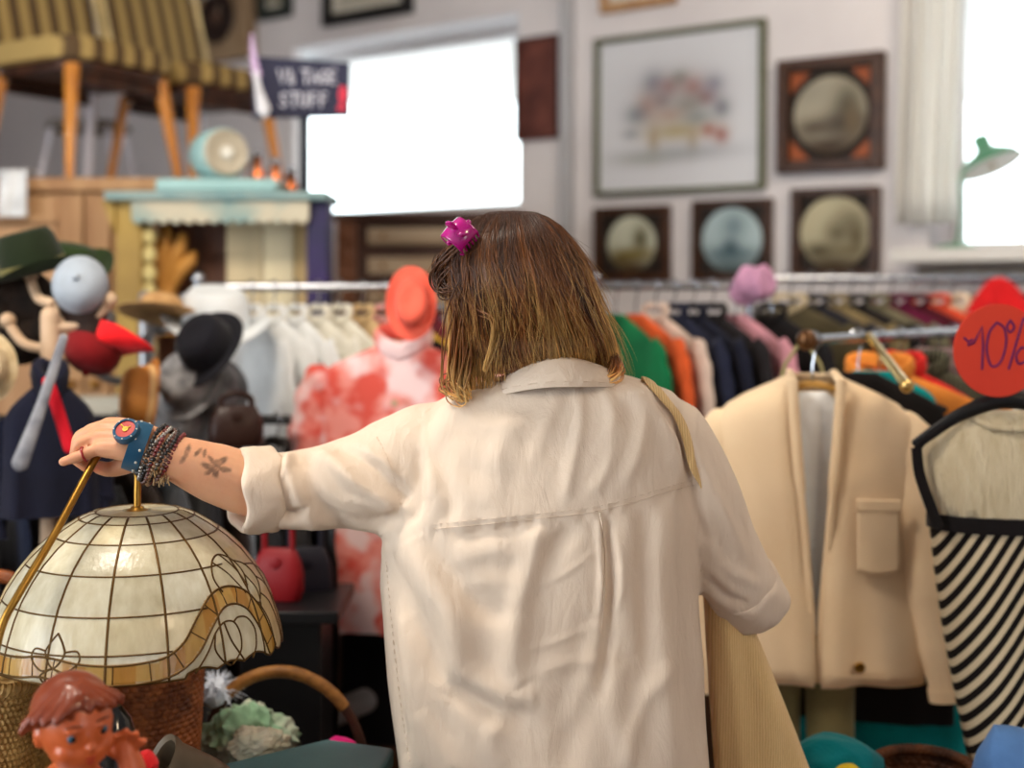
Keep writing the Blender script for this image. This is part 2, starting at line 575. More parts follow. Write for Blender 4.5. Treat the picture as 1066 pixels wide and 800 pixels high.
# ------------------------------------------------------------------ desk lamp on the sill
LB = W(*wall_uz(1006, 258), .1); LB[2] = o2[2]
GREEN = M('green_enamel', (84, 142, 112), .35, coat=.3)
t = thing('desk_lamp', 'small green desk lamp with a white dish shade on the window sill', 'lamp', LB)
s = LB[1] / F
def lp(px, py): return A((px - CX) * s, LB[1], EYE - (py - HY) * s)
bz = LB[2]
g = G(); g.lathe([(.001, 0), (.062, 0), (.066, .006), (.05, .014), (.012, .02), (.001, .02)], 32, LB); g.build('base', GREEN, t)
top = lp(1012, 172)
g = G(); g.tube(spline([LB + A(0, 0, .01), lp(1001, 225), lp(1000, 188), lp(1006, 172), lp(1019, 160)], 8), .0055, 8); g.build('stem', GREEN, t)
ax = aim(A(-.32, .35, 1.0))
sc = lp(1033, 172)
g = G(); g.lathe([(.022, .105), (.026, .10), (.026, .06), (.05, .045), (.085, .022), (.1, -.004), (.097, -.004), (.08, .018), (.045, .038), (.001, .05)], 36, sc, ax)
sh = g.build('shade', GREEN, t)
g = G(); g.lathe([(.0965, -.002), (.079, .015), (.044, .035), (.001, .047)], 36, sc, ax); g.build('reflector', M('white_enamel', (232, 230, 220), .4), sh)
g = G(); g.ball(sc + A(0, 0, .005), .022); g.build('bulb', M('opal_bulb', (235, 230, 215), .3), t)
# ================================================================== FURNITURE AT THE LEFT
# tall pine cupboard that carries the chairs
Yc = 3.7
X0, X1 = -1.72, -.755
zt = EYE + 125 / F * Yc
t = thing('pine_cupboard', 'tall pale pine cupboard with panelled doors under the striped chairs', 'cupboard', ((X0 + X1) / 2, Yc + .55, 0))
g = G(); g.box(((X0 + X1) / 2, Yc + .575, zt / 2), (X1 - X0, 1.10, zt - .04)); g.build('carcass', PINE, t, bevel=.004)
g = G(); g.box(((X0 + X1) / 2, Yc + .56, zt - .02), (X1 - X0 + .03, 1.14, .04)); g.build('top_board', PINE, t, bevel=.006)
for i in range(2):
    w = (X1 - X0) / 2
    xa, xb = X0 + i * w + .004, X0 + (i + 1) * w - .004
    g = G()
    for a, b, c, d in ((xa, xa + .07, .05, zt - .05), (xb - .07, xb, .05, zt - .05), (xa + .07, xb - .07, zt - .13, zt - .05), (xa + .07, xb - .07, .05, .13), (xa + .07, xb - .07, 1.38, 1.45), (xa + .07, xb - .07, .7, .78)):
        g.box(((a + b) / 2, Yc + .012, (c + d) / 2), (b - a, .024, d - c))
    dr = g.build('door', PINE, t, bevel=.003)
    g = G()
    for c, d in ((.14, .69), (.79, 1.37), (1.46, zt - .14)):
        g.box(((xa + xb) / 2, Yc + .016, (c + d) / 2), (xb - xa - .16, .012, d - c))
    g.build('door_panel', M('pine_panel', (196, 156, 116), .6, col2=(172, 130, 92), scale=3, stretch=(6, 6, .7)), dr, bevel=.003)
    g = G(); g.ball((xb - .03 if i == 0 else xa + .03, Yc - .015, 1.25), .014); g.build('knob', BRASS, dr)
# white cloth hung over the cupboard's edge
g = G(); g.grid(8, 24, lambda a, b: P(4 + 30 * a, 180, Yc) + (A(0, .06 - .1 * min(b / .2, 1), .006) if b < .2 else A(0, -.04 + .006 * math.sin(a * 9 + b * 4), .006 - (b - .2) * .17)))
tag(g.build('cloth_strip', cloth('white_strip', (226, 228, 230)), solid=.003), 'narrow white cloth hanging over the top edge of the pine cupboard', 'cloth')

# painted mantel with a scalloped edge, in front of the cupboard
Ym = 3.45
a, b = P(112, 200, Ym), P(342, 200, Ym)
zm = a[2]
t = thing('painted_mantel', 'old painted mantel shelf with scalloped turquoise edge and ochre post', 'mantel', ((a[0] + b[0]) / 2, Ym + .1, 0))
CREAMP = M('cream_distemper', (196, 188, 166), .7, col2=(112, 150, 152), scale=7, contrast=(.45, .7))
TEALP = M('old_turquoise', (106, 142, 146), .6, col2=(150, 168, 164), scale=9)
g = G(); g.box(((a[0] + b[0]) / 2, Ym + .09, zm - .012), (b[0] - a[0], .25, .024)); g.build('shelf_board', TEALP, t, bevel=.004)
g = G()
n = 14; fw = (b[0] - a[0] - .05)
outl = []
for i in range(n * 8 + 1):
    x = a[0] + .07 + (fw - .07) * i / (n * 8)
    outl.append((x, zm - .075 - .012 * abs(math.sin(PI * i / 8))))
vs = [(x, Ym - .02, zm - .024) for x, z in outl] + [(x, Ym - .02, z) for x, z in outl] + [(x, Ym, zm - .024) for x, z in outl] + [(x, Ym, z) for x, z in outl]
m = len(outl)
fs = []
for i in range(m - 1):
    fs += [(i, i + 1, m + i + 1, m + i), (2 * m + i, 3 * m + i, 3 * m + i + 1, 2 * m + i + 1), (m + i, m + i + 1, 3 * m + i + 1, 3 * m + i)]
g.add(vs, fs); g.build('scalloped_trim', CREAMP, t, fix=False)
OCHRE = M('ochre_paint', (176, 146, 76), .6, col2=(150, 122, 66), scale=5)
pl = P(120, 300, Ym)[0]; pr = P(147, 300, Ym)[0]
g = G(); g.box(((pl + pr) / 2, Ym + .05, (zm - .024) / 2), (pr - pl, .1, zm - .024)); g.build('post', OCHRE, t, bevel=.004)
g = G()
for i in range(16):
    zz = zm - .12 - i * .05
    g.ball((pr + .012, Ym + .03, zz), (.022, .02, .026), 12)
g.build('beaded_edge', M('pale_ochre', (206, 190, 130), .6), t)
g = G(); g.add([A(pl - .035, Ym - .01, zm - .024), A(pl, Ym - .01, zm - .024), A(pl, Ym - .01, zm - .11), A(pl - .035, Ym + .1, zm - .024), A(pl, Ym + .1, zm - .024), A(pl, Ym + .1, zm - .11)],
               [(0, 1, 2), (3, 5, 4), (0, 3, 4, 1), (1, 4, 5, 2), (2, 5, 3, 0)]); g.build('bracket', OCHRE, t)
ql, qr = P(319, 300, Ym)[0], P(341, 300, Ym)[0]
NAVYP = M('indigo_paint', (44, 42, 74), .6, col2=(70, 46, 110), scale=5)
g = G(); g.box(((ql + qr) / 2, Ym + .05, (zm - .024) / 2), (qr - ql, .1, zm - .024)); g.build('post', NAVYP, t, bevel=.004)
g = G(); g.box(((pr + P(222, 0, Ym)[0]) / 2, Ym + .17, zm / 2), (P(222, 0, Ym)[0] - pr, .02, zm - .05)); g.build('back_board', M('brown_board', (96, 60, 42), .6, col2=(74, 46, 34), scale=4, stretch=(6, 6, .6)), t)
xs = [P(q, 0, Ym)[0] for q in (222, 262, 296, 319)]
for i, c in enumerate(((214, 196, 158), (226, 212, 176), (188, 160, 112))):
    g = G(); g.box(((xs[i] + xs[i + 1]) / 2, Ym + .165, zm / 2), (xs[i + 1] - xs[i] - .003, .03, zm - .05)); g.build('back_panel', M('cream_panel_%d' % i, c, .65, col2=np.array(c) * .9, scale=3, stretch=(5, 5, .6)), t, bevel=.003)
# gilt carved leaf ornament fixed on the board
g = G()
base = P(174, 300, Ym + .1)
for k, (dx, h) in enumerate(((-.06, .10), (-.035, .15), (0, .165), (.04, .14), (.065, .09))):
    p = [base + A(dx * .2, 0, 0), base + A(dx * .6, -.01, h * .5), base + A(dx, -.015, h * .8), base + A(dx * 1.15, -.01, h)]
    g.tube(spline(p, 5), [.012 + .008 * math.sin(PI * i / 15) for i in range(16)], 8, round_caps=True)
g.box(base + A(0, 0, -.06), (.045, .04, .14))
tag(g.build('leaf_ornament', M('old_gilt', (190, 134, 62), .5)), 'gilt carved leaf ornament standing before the brown board of the mantel', 'ornament')

# pale turquoise appliance
TQ = M('pale_turquoise', (160, 196, 196), .4, col2=(148, 186, 186), scale=6)
Yk = 3.5
c0 = P(228, 184, Yk)
t = thing('kitchen_scale', 'pale turquoise enamelled scale with a round dial on the mantel shelf', 'scale', (c0[0], Yk, zm))
g = G(); g.box((c0[0], Yk + .04, zm + .02), (.33, .16, .038)); g.build('base_plate', TQ, t, bevel=.01)
g = G(); cc = P(224, 160, Yk); R = aim(A(.55, -.83, 0)); cc = cc + A(0, .04, .002)
g.lathe([(.001, -.055), (.062, -.055), (.070, -.045), (.070, .045), (.062, .055), (.001, .055)], 36, cc, R); g.build('housing', TQ, t)
fc = cc + A(.55, -.83, 0) * .054
g = G(); g.lathe([(.056, 0), (.064, .004), (.058, .012), (.05, .006)], 36, fc, R); g.build('dial_ring', M('beige_metal', (186, 176, 156), .4), t)
g = G(); g.lathe([(.001, .004), (.03, .004), (.052, .004), (.052, .001), (.001, .001)], 32, fc, R); g.build('dial', M('pale_dial', (206, 226, 226), .3), t)
g = G(); g.lathe([(.001, .02), (.016, .018), (.018, .004)], 20, fc, R); g.build('knob', M('white_enamel', (232, 230, 220), .4), t)

# copper pots beside the sign
COPPER = M('copper', (184, 106, 66), .25, metal=1)
for k, (px, h, lab) in enumerate(((268, .105, 'small copper jug with glinting rim behind the turquoise scale'), (287, .085, 'squat copper jug standing between two others by the sign post'), (303, .06, 'lowest copper jug right beside the black sign post'))):
    p = P(px, 180, 3.59 + .0 * k); p[2] = zm
    t = thing('copper_jug', lab, 'jug', p, 'copper jugs on the mantel')
    r = .021
    g = G(); g.lathe([(.001, .0), (r * .8, .0), (r, h * .3), (r * .85, h * .6), (r * .55, h * .8), (r * .75, h), (r * .65, h), (r * .45, h * .8), (.001, h * .5)], 24); g.build('body', COPPER, t, world=False)
    g = G(); g.tube(spline([(-r * .6, 0, h * .9), (-r * 1.3, 0, h * .8), (-r * 1.3, 0, h * .5), (-r * .9, 0, h * .35)], 5), .0035, 6); g.build('handle', COPPER, t, world=False)
    g = G(); g.ball((0, 0, h + .012), (.014, .014, .012), 14); g.build('lid', CHROME, t, world=False)

# sign board on its post
Ys = 3.62
sa, sb = P(264, 58, Ys), P(364, 122, Ys)
NAVY = M('chalk_board', (28, 30, 56), .6, col2=(38, 40, 68), scale=6)
pp = P(315, 195, Ys)
t = thing('shop_sign', 'dark blue board with white hand lettering on a post above the mantel', 'sign', (pp[0], Ys, zm))
def sp(px, py, d=0): return P(px, py, Ys) + A(0, -d, 0)
g = G(); g.loft([[sp(262, 58), sp(364, 65), sp(363, 121), sp(263, 123)], [sp(262, 58, -.018), sp(364, 65, -.018), sp(363, 121, -.018), sp(263, 123, -.018)]]); g.build('board', NAVY, t, bevel=.003)
g = G(); g.box((pp[0], Ys + .03, (zm + sp(0, 70)[2]) / 2), (.026, .022, sp(0, 70)[2] - zm)); g.build('post', M('black_post', (20, 28, 40), .5), t)
g = G(); g.box((pp[0], Ys, zm + .006), (.09, .1, .012)); g.build('foot', M('black_post', (20, 28, 40), .5), t)

STROKES = {
    'V': [[(0, 0), (.45, 1), (.9, 0)]], 'I': [[(.3, 0), (.3, 1)]], 'N': [[(0, 1), (0, 0), (.8, 1), (.8, 0)]], 'T': [[(0, 0), (.9, 0)], [(.45, 0), (.45, 1)]],
    'A': [[(0, 1), (.45, 0), (.9, 1)], [(.2, .62), (.7, .62)]], 'G': [[(.85, .15), (.5, 0), (.1, .25), (.05, .7), (.4, 1), (.8, .85), (.82, .55), (.5, .55)]],
    'E': [[(.75, 0), (.05, 0), (.05, 1), (.75, 1)], [(.05, .5), (.6, .5)]], 'S': [[(.75, .1), (.4, 0), (.08, .22), (.4, .48), (.75, .75), (.4, 1), (.02, .88)]],
    'U': [[(0, 0), (.02, .75), (.4, 1), (.78, .75), (.8, 0)]], 'F': [[(.75, 0), (.05, 0), (.05, 1)], [(.05, .48), (.6, .48)]],
    'a': [[(0, 0), (.5, 0)]],
    '1': [[(.0, .3), (.4, 0), (.4, 1)]], '0': [[(.4, 0), (.05, .2), (0, .6), (.3, 1), (.65, .8), (.75, .35), (.4, 0)]],
}


def lettering(word, fn, x, y, w, h, gap, r, g):
    for ch in word:
        for st in STROKES[ch]:
            g.tube([fn(x + q[0] * w, y + q[1] * h) for q in st], r, 6, round_caps=True)
        x += w * (.55 if ch == 'I' else 1) + gap


g = G(); lettering('VINTAGE', lambda x, y: sp(x, y, .001), 290, 73, 8.3, 14, 1.2, .0036, g)
lettering('STUFF', lambda x, y: sp(x, y, .001), 292, 97, 8.2, 14, 2.2, .0036, g)
g.build('lettering', M('chalk_white', (214, 214, 226), .7), t)
g = G(); g.tube([sp(357, 93, .001), sp(357, 100, .001), sp(356, 108, .001)], [.010, .012, .006], 10, flat=.3, flat_dir=(0, 1, 0), round_caps=True); g.ball(sp(355.5, 113, .001), (.014, .004, .008), 12)
g.build('red_mark', M('red_chalk', (226, 62, 84), .7), t)
# little white ribbon dress in front of the sign
t = thing('hanging_ribbon', 'white satin tassel with a lilac ribbon hanging in front of the sign', 'ornament', P(272, 45, 3.585))
g = G(); g.tube(spline([P(262, 35, 3.585), P(264, 60, 3.585), P(268, 80, 3.585)], 6), [.004 + .010 * i / 12 for i in range(13)], 8, flat=.3, flat_dir=(0, 1, 0)); g.build('ribbon', cloth('lilac', (196, 170, 205)), t)
g = G(); g.tube(spline([P(266, 76, 3.583), P(269, 92, 3.583), P(274, 112, 3.583), P(276, 120, 3.583)], 6), np.interp(np.arange(19), [0, 6, 13, 18], [.007, .010, .020, .008]), 10, flat=.45, flat_dir=(0, 1, 0), round_caps=True); g.build('tassel', cloth('satin_white', (226, 226, 232)), t)


# ------------------------------------------------------------------ striped chairs on the cupboard
STRIPE = M('striped_upholstery', (172, 146, 90), .8, col2=(88, 68, 44), wave=4.2, contrast=(.35, .65), bump=.1)
LEGW = M('amber_leg', (214, 140, 48), .4, col2=(180, 110, 36), scale=5, stretch=(6, 6, 1), coat=.2)
WLEG = M('white_leg', (216, 212, 220), .4)
CREAM_PIPE = cloth('cream_piping', (226, 204, 150))


def chair(label, loc, yaw):
    t = thing('upholstered_chair', label, 'chair', loc, 'striped chairs on the cupboard', yaw)
    g = G()
    def ring(z, s, n=32):
        a = np.arange(n) / n * 2 * PI
        return np.stack([.225 * s * np.sign(np.cos(a)) * np.abs(np.cos(a)) ** .45, .215 * s * np.sign(np.sin(a)) * np.abs(np.sin(a)) ** .45, np.full(n, z)], 1)
    g.loft([ring(.355, .93), ring(.36, .99), ring(.40, 1.0), ring(.425, .96), ring(.435, .8), ring(.44, .4)]); g.build('seat', STRIPE, t, world=False)
    g = G(); g.loft([ring(.325, .9), ring(.355, .9)]); g.build('seat_frame', DARKWOOD, t, world=False)
    g = G()
    def br(z, y, s, th, n=28):
        a = np.arange(n) / n * 2 * PI
        return np.stack([.22 * s * np.sign(np.cos(a)) * np.abs(np.cos(a)) ** .4, y + th * np.sign(np.sin(a)) * np.abs(np.sin(a)) ** .5, np.full(n, z)], 1)
    g.loft([br(.44, .19, .9, .028), br(.46, .195, .98, .035), br(.6, .23, 1, .035), br(.78, .28, 1, .035), br(.88, .31, .97, .032), br(.90, .315, .9, .02)]); g.build('backrest', STRIPE, t, world=False)
    for s in (-1, 1):
        g = G(); g.tube([(s * .222, .162, .46), (s * .224, .197, .6), (s * .224, .247, .78), (s * .22, .275, .88)], .009, 8); g.build('piping', CREAM_PIPE, t, world=False)
    for sx in (-1, 1):
        g = G(); g.tube([(sx * .17, -.16, .34), (sx * .215, -.205, 0)], [.024, .013], 10); g.build('leg', LEGW, t, world=False)
        g = G(); g.tube([(sx * .17, .16, .34), (sx * .2, .22, 0)], [.02, .013], 10); lg = g.build('leg', LEGW if sx < 0 else WLEG, t, world=False)
        if sx > 0:  # glare on the rear leg is put into its white colour
            lg['label'] = 'rear leg coloured white for glare'
    for sy in (-1, 1):
        g = G(); g.box((0, sy * .165, .31), (.34, .02, .045)); g.build('apron', DARKWOOD, t, world=False)
    return t


cl = P(86, 185, 4.0)
chair('olive striped upholstered chair on the cupboard, the one with its back at the very left', (cl[0], 4.0, zt), math.radians(58))
chair('olive striped upholstered chair standing behind another one, next to the wall clock', (cl[0] + .25, 4.43, zt), math.radians(58))
# white metal stool frame seen under the chairs
t = thing('metal_stool', 'low stool with thin white metal legs under the striped chairs', 'stool', (-1.52, 4.6, zt))
g = G(); g.lathe([(.001, 0), (.14, 0), (.15, .012), (.14, .03), (.001, .034)], 30, (-1.52, 4.6, zt + .25)); g.build('seat', M('stool_seat', (120, 112, 104), .6), t)
for sx in (-1, 1):
    for sy in (-1, 1):
        g = G(); g.tube([(-1.52 + sx * .1, 4.6 + sy * .1, zt + .25), (-1.52 + sx * .14, 4.6 + sy * .14, zt)], .01, 8); g.build('leg', WLEG, t)

# chest of drawers below the bright window
Yd = 4.55
ca, cb = P(346, 221, Yd), P(546, 221, Yd)
zd = ca[2]
t = thing('chest_of_drawers', 'tall dark brown chest with pale drawer fronts under the bright window', 'chest', ((ca[0] + cb[0]) / 2, Yd + .2, 0))
w = cb[0] - ca[0]
BR = M('chest_brown', (84, 56, 46), .5, col2=(64, 42, 36), scale=4)
g = G(); g.box(((ca[0] + cb[0]) / 2, Yd + .2, (zd - .03) / 2), (w - .03, .36, zd - .03)); g.build('carcass', BR, t)
g = G(); g.box(((ca[0] + cb[0]) / 2, Yd + .19, zd - .015), (w, .42, .03)); g.build('top', BR, t, bevel=.006)
PALE = M('pale_front', (184, 166, 142), .55, col2=(160, 138, 112), scale=3, stretch=(1, 6, 6))
for i in range(9):
    z1 = zd - .055 - i * .105
    g = G(); g.box(((ca[0] + cb[0]) / 2 + .04, Yd + .012, z1 - .03), (w - .17, .026, .06)); dr = g.build('drawer', PALE, t, bevel=.004)
    g = G()
    for s in (-.2, .2):
        g.ball(((ca[0] + cb[0]) / 2 + .04 + s, Yd - .01, z1 - .03), .009, 10)
    g.build('knob', BRASS, dr)
g = G(); g.box((ca[0] + .05, Yd + .01, zd / 2), (.07, .03, zd - .06)); g.build('stile', M('stile_brown', (110, 70, 48), .5), t, bevel=.004)
g = G()
for k in range(24):
    g.ball((ca[0] + .05, Yd - .008, zd - .09 - k * .07), (.024, .012, .03), 10)
g.build('carved_bobbin', M('stile_brown', (110, 70, 48), .5), t)
# ================================================================== RACKS AND CLOTHES
def rack(name_label, p0, p1, group=None, foot=True, name='clothes_rack', ends=(1, 1), mat=None):
    CHROME = mat or globals()['CHROME']
    p0, p1 = np.asarray(p0, float), np.asarray(p1, float)
    base = (p0 + p1) / 2; base[2] = 0
    t = thing(name, name_label, 'clothes rack', base)
    g = G(); g.tube([p0, p1], .0105, 12); g.build('rail', CHROME, t)
    d = (p1 - p0); d[2] = 0; d /= np.linalg.norm(d)
    nrm = A(-d[1], d[0], 0)
    for e, p in zip(ends, (p0, p1)):
        if not e:
            continue
        q = p + d * (.02 if p is p1 else -.02)
        g = G(); g.tube([q + A(0, 0, .015), (q[0], q[1], .05)], .0125, 12); g.ball(q + A(0, 0, .02), .017, 12); g.build('upright', CHROME, t)
        g = G(); g.tube([q * A(1, 1, 0) + nrm * .18 + A(0, 0, .05), q * A(1, 1, 0) - nrm * .18 + A(0, 0, .05)], .0125, 10); ft = g.build('foot', CHROME, t)
        for s in (-1, 1):
            g = G(); g.lathe([(.001, -.01), (.022, -.01), (.022, .01), (.001, .01)], 16, q * A(1, 1, 0) + nrm * .16 * s + A(0, 0, .0225), rot(1, PI / 2)); g.build('caster', BLACKP, ft)
    return t


HW = M('hanger_wood', (206, 160, 84), .45, col2=(180, 130, 60), scale=4, stretch=(1, 8, 8))
HK = M('hanger_black', (20, 20, 22), .4)
HWHITE = M('hanger_white', (214, 214, 216), .4)


def hanger_proto(mat, nm):
    t = thing('coat_hanger', 'x', 'hanger')
    g = G()
    a = np.linspace(math.radians(-60), math.radians(190), 16)
    pts = [(.0165 * math.cos(q), 0, .0165 * math.sin(q)) for q in a[::-1]]
    pts = pts + [(.004, 0, -.025), (0, 0, -.05), (0, 0, -.082)]
    g.tube(pts, .0022, 6, round_caps=True); g.build('hook', CHROME, t, world=False)
    g = G()
    g.tube(spline([(-.165, 0, -.142), (-.09, 0, -.112), (0, 0, -.084), (.09, 0, -.112), (.165, 0, -.142)], 6), .0065, 8, flat=.6, flat_dir=(0, 1, 0), round_caps=True)
    g.build('shoulder_bar', mat, t, world=False)
    return t


HPROTO = {}


def hang_hanger(loc, yaw, label, kind='wood', group=None):
    mat = {'wood': HW, 'black': HK, 'white': HWHITE}[kind]
    if kind not in HPROTO:
        HPROTO[kind] = h = hanger_proto(mat, kind)
    else:
        h = copy_tree(HPROTO[kind])
    h.location = [float(x) for x in loc]; h.rotation_euler = (0, 0, yaw)
    h['label'] = label
    if group:
        h['group'] = group
    return h


def ring(a, b, z, n=40, px=.75, py=.9, cx=0, cy=0):
    t = np.arange(n) / n * 2 * PI
    c, s = np.cos(t), np.sin(t)
    return np.stack([cx + a * np.sign(c) * np.abs(c) ** px, cy + b * np.sign(s) * np.abs(s) ** py, np.full(n, z)], 1)


def body_rings(w, L, d, flare, amp, seed, n=48):
    r = np.random.default_rng(seed)
    k = w / .42
    zs = [(-.07, .045 * k, .35), (-.078, .06 * k, .55), (-.09, .09 * k, .7), (-.105, .13 * k, .8), (-.122, .17 * k, .9), (-.14, .198 * k, .95), (-.165, .212 * k, 1), (-.2, .214 * k, 1)]
    m = 12
    for i in range(1, m + 1):
        f = i / m
        zs.append((-.2 - (L - .2) * f, .214 * k * (1 + (flare - 1) * f), 1 + .35 * f))
    ph = r.uniform(0, 6.28, 6)
    kx = r.uniform(26, 44) / k
    R = []
    for z, a, bb in zs:
        q = ring(a, d * bb, z, n)
        dep = min(1, max(0, (-.12 - z) / (L * .7))) ** .8
        x = q[:, 0]
        fo = np.sin(kx * x + ph[0] + 1.2 * np.sin(3 * z + ph[1])) + .5 * np.sin(2.1 * kx * x + ph[2] + 2 * z)
        side = np.sign(q[:, 1] + 1e-6)
        q[:, 1] += amp * dep * (fo * .8 + .3 * side * np.sin(kx * .7 * x + ph[3]))
        q[:, 0] *= 1 + .03 * dep * np.sin(z * 9 + ph[4])
        R.append(q)
    return R


def garment(kind, label, cat, loc, yaw, mat, w=.40, L=.72, d=.022, sleeve=.55, collar=True, flare=1.08, amp=.007, seed=1, group=None, trim=None, buttons=None, tilt=0):
    t = thing(kind, label, cat, loc, group, yaw)
    g = G(); g.loft(body_rings(w, L, d, flare, amp, seed)); g.build('body', mat, t, world=False, sharp=80)
    k = w / .42
    r = np.random.default_rng(seed + 99)
    if sleeve:
        for s in (-1, 1):
            j = r.uniform(-.01, .02, 4)
            pts = spline([(s * .17 * k, 0, -.15), (s * .205 * k, 0, -.19), (s * (.225 + j[0]) * k, -.1 * d, -.3), (s * (.232 + j[1]) * k, -.2 * d + j[2] * d * 8, -.15 - sleeve * .7), (s * (.225 + j[3]) * k, -.3 * d, -.15 - sleeve)], 6)
            m = len(pts)
            rad = np.interp(np.arange(m) / (m - 1), [0, .15, .5, 1], [.04, .058, .052, .043]) * k
            rad = rad * (1 + .08 * np.sin(np.arange(m) * 1.7 + j[0] * 300))
            g = G(); g.tube(pts, rad, 14, flat=min(.4, d * 16), flat_dir=(0, 1, 0)); sl = g.build('sleeve', mat, t, world=False, sharp=80)
            if sleeve > .4:
                g = G(); g.tube([pts[-4], pts[-1] + A(0, 0, -.004)], [rad[-4] * 1.06, rad[-1] * 1.07], 14, flat=min(.42, d * 17), flat_dir=(0, 1, 0)); g.build('cuff', mat, sl, world=False)
    if collar:
        a = np.arange(28) / 28 * 2 * PI
        g = G(); pts = np.stack([.058 * k * np.cos(a), d * .75 * np.sin(a), -.072 - .02 * np.sin(a) * -1 + .012 * np.abs(np.cos(a))], 1)
        g.tube(pts, min(.013, d * .6), 8, closed=True, flat=1.5, flat_dir=(0, 0, 1)); g.build('collar', trim or mat, t, world=False)
    if buttons:
        for i in range(5):
            g = G(); g.lathe([(.001, 0), (.007, 0), (.008, .002), (.006, .004), (.001, .003)], 12, (.0, -d * 1.25 - .012, -.2 - i * (L - .25) / 5), rot(0, PI / 2)); g.build('button', buttons, t, world=False)
    return t


# ------------------------------------------------------------------ rack of white shirts at the left
YA = 3.12; zA = EYE + 11 / F * YA
rack('chrome clothes rack of white shirts behind the wide brimmed hats', P(215, 300, YA) * A(1, 1, 0) + A(0, 0, zA), P(610, 300, YA) * A(1, 1, 0) + A(0, 0, zA))
WH = cloth('shirt_white', (242, 244, 244), .04)
IV = cloth('shirt_ivory', (238, 234, 220), .05)
TAN = cloth('tan_cloth', (208, 178, 132))
PINKL = cloth('pale_pink', (226, 168, 164))
left = [(262, WH, 'shirt', 'first white shirt on the rack, partly behind the black and white hats', 'wood'),
        (285, WH, 'shirt', 'second white shirt from the hats on the rack of whites', 'white'),
        (308, WH, 'shirt', 'third white shirt from the hats on the rack of whites', 'wood'),
        (331, IV, 'shirt', 'ivory shirt hanging after the three pure white ones', 'white'),
        (354, IV, 'shirt', 'ivory shirt hanging right before the tan blouse', 'wood'),
        (377, TAN, 'blouse', 'tan blouse between ivory shirt and pale pink blouse', 'wood'),
        (400, PINKL, 'blouse', 'pale pink blouse hanging beside the tan one, behind the coral hat', 'white'),
        (423, cloth('mustard', (204, 160, 44)), 'blouse', 'mustard yellow blouse showing behind the coral hat', 'black'),
        (446, cloth('wine', (104, 30, 44)), 'blouse', 'wine red blouse behind the coral hat brim', 'black'),
        (469, cloth('steel', (120, 132, 150)), 'blouse', 'grey blue blouse beside the woman\'s face', 'black')]
for i, (px, m, kind, lab, hk) in enumerate(left):
    p = P(px, 300, YA); p[2] = zA
    yaw = math.radians(-58 + .5 * math.sin(i * 2.1))
    garment(kind, lab, kind, p, yaw, m, w=.42, d=.0095, L=.74 + .05 * math.sin(i * 1.7), seed=10 + i, amp=.003, collar=True)
    hang_hanger(p, yaw, 'hanger holding the ' + lab, hk, 'hangers on the white shirt rack')

# ------------------------------------------------------------------ racks at the back right
YB = 3.2; zB = EYE + 12 / F * YB
rack('chrome clothes rack behind the woman with green and navy clothes', P(592, 300, YB) * A(1, 1, 0) + A(0, 0, zB), P(772, 300, YB) * A(1, 1, 0) + A(0, 0, zB))
NV = cloth('navy', (30, 34, 54)); NV2 = cloth('dark_navy', (22, 24, 40)); BK = cloth('black_cloth', (22, 20, 22)); BK2 = cloth('soft_black', (32, 28, 30))
rb = [(641, cloth('green', (14, 112, 66)), 'sweater', 'bright green sweater hanging right beside the woman\'s hair'), (662, cloth('orange', (214, 88, 40)), 'sweater', 'orange sweater between the green and the cream one'),
      (682, cloth('rose_cream', (206, 184, 168)), 'cardigan', 'cream cardigan between orange sweater and navy jacket'), (702, NV, 'jacket', 'navy jacket next to the cream cardigan'),
      (722, NV2, 'jacket', 'second navy jacket, in the middle of the dark ones'), (742, BK2, 'jacket', 'black jacket left of the dusty pink sweater'),
      (766, cloth('dusty_pink', (196, 136, 146)), 'sweater', 'dusty pink sweater hanging among black jackets'), (806, BK, 'coat', 'black coat right of the dusty pink sweater')]
for i, (px, m, kind, lab) in enumerate(rb):
    p = P(px, 300, YB - .004 * i); p[2] = zB
    if px > 770:
        p[1] = YB
    yaw = math.radians(-64 + .5 * math.sin(i * 1.3))
    garment(kind, lab, kind, p, yaw, m, w=.38, d=.010, L=.74, seed=40 + i, amp=.003, collar=kind != 'sweater')
    hang_hanger(p, yaw, 'hanger holding the ' + lab, ('black', 'wood', 'white')[i % 3], 'hangers on the green and navy rack')
YC = 3.55; zC = EYE + 20 / F * YC
rack('long chrome clothes rack under the plate pictures with mixed dark clothes', P(790, 290, YC) * A(1, 1, 0) + A(0, 0, zC), P(1130, 290, YC) * A(1, 1, 0) + A(0, 0, zC))
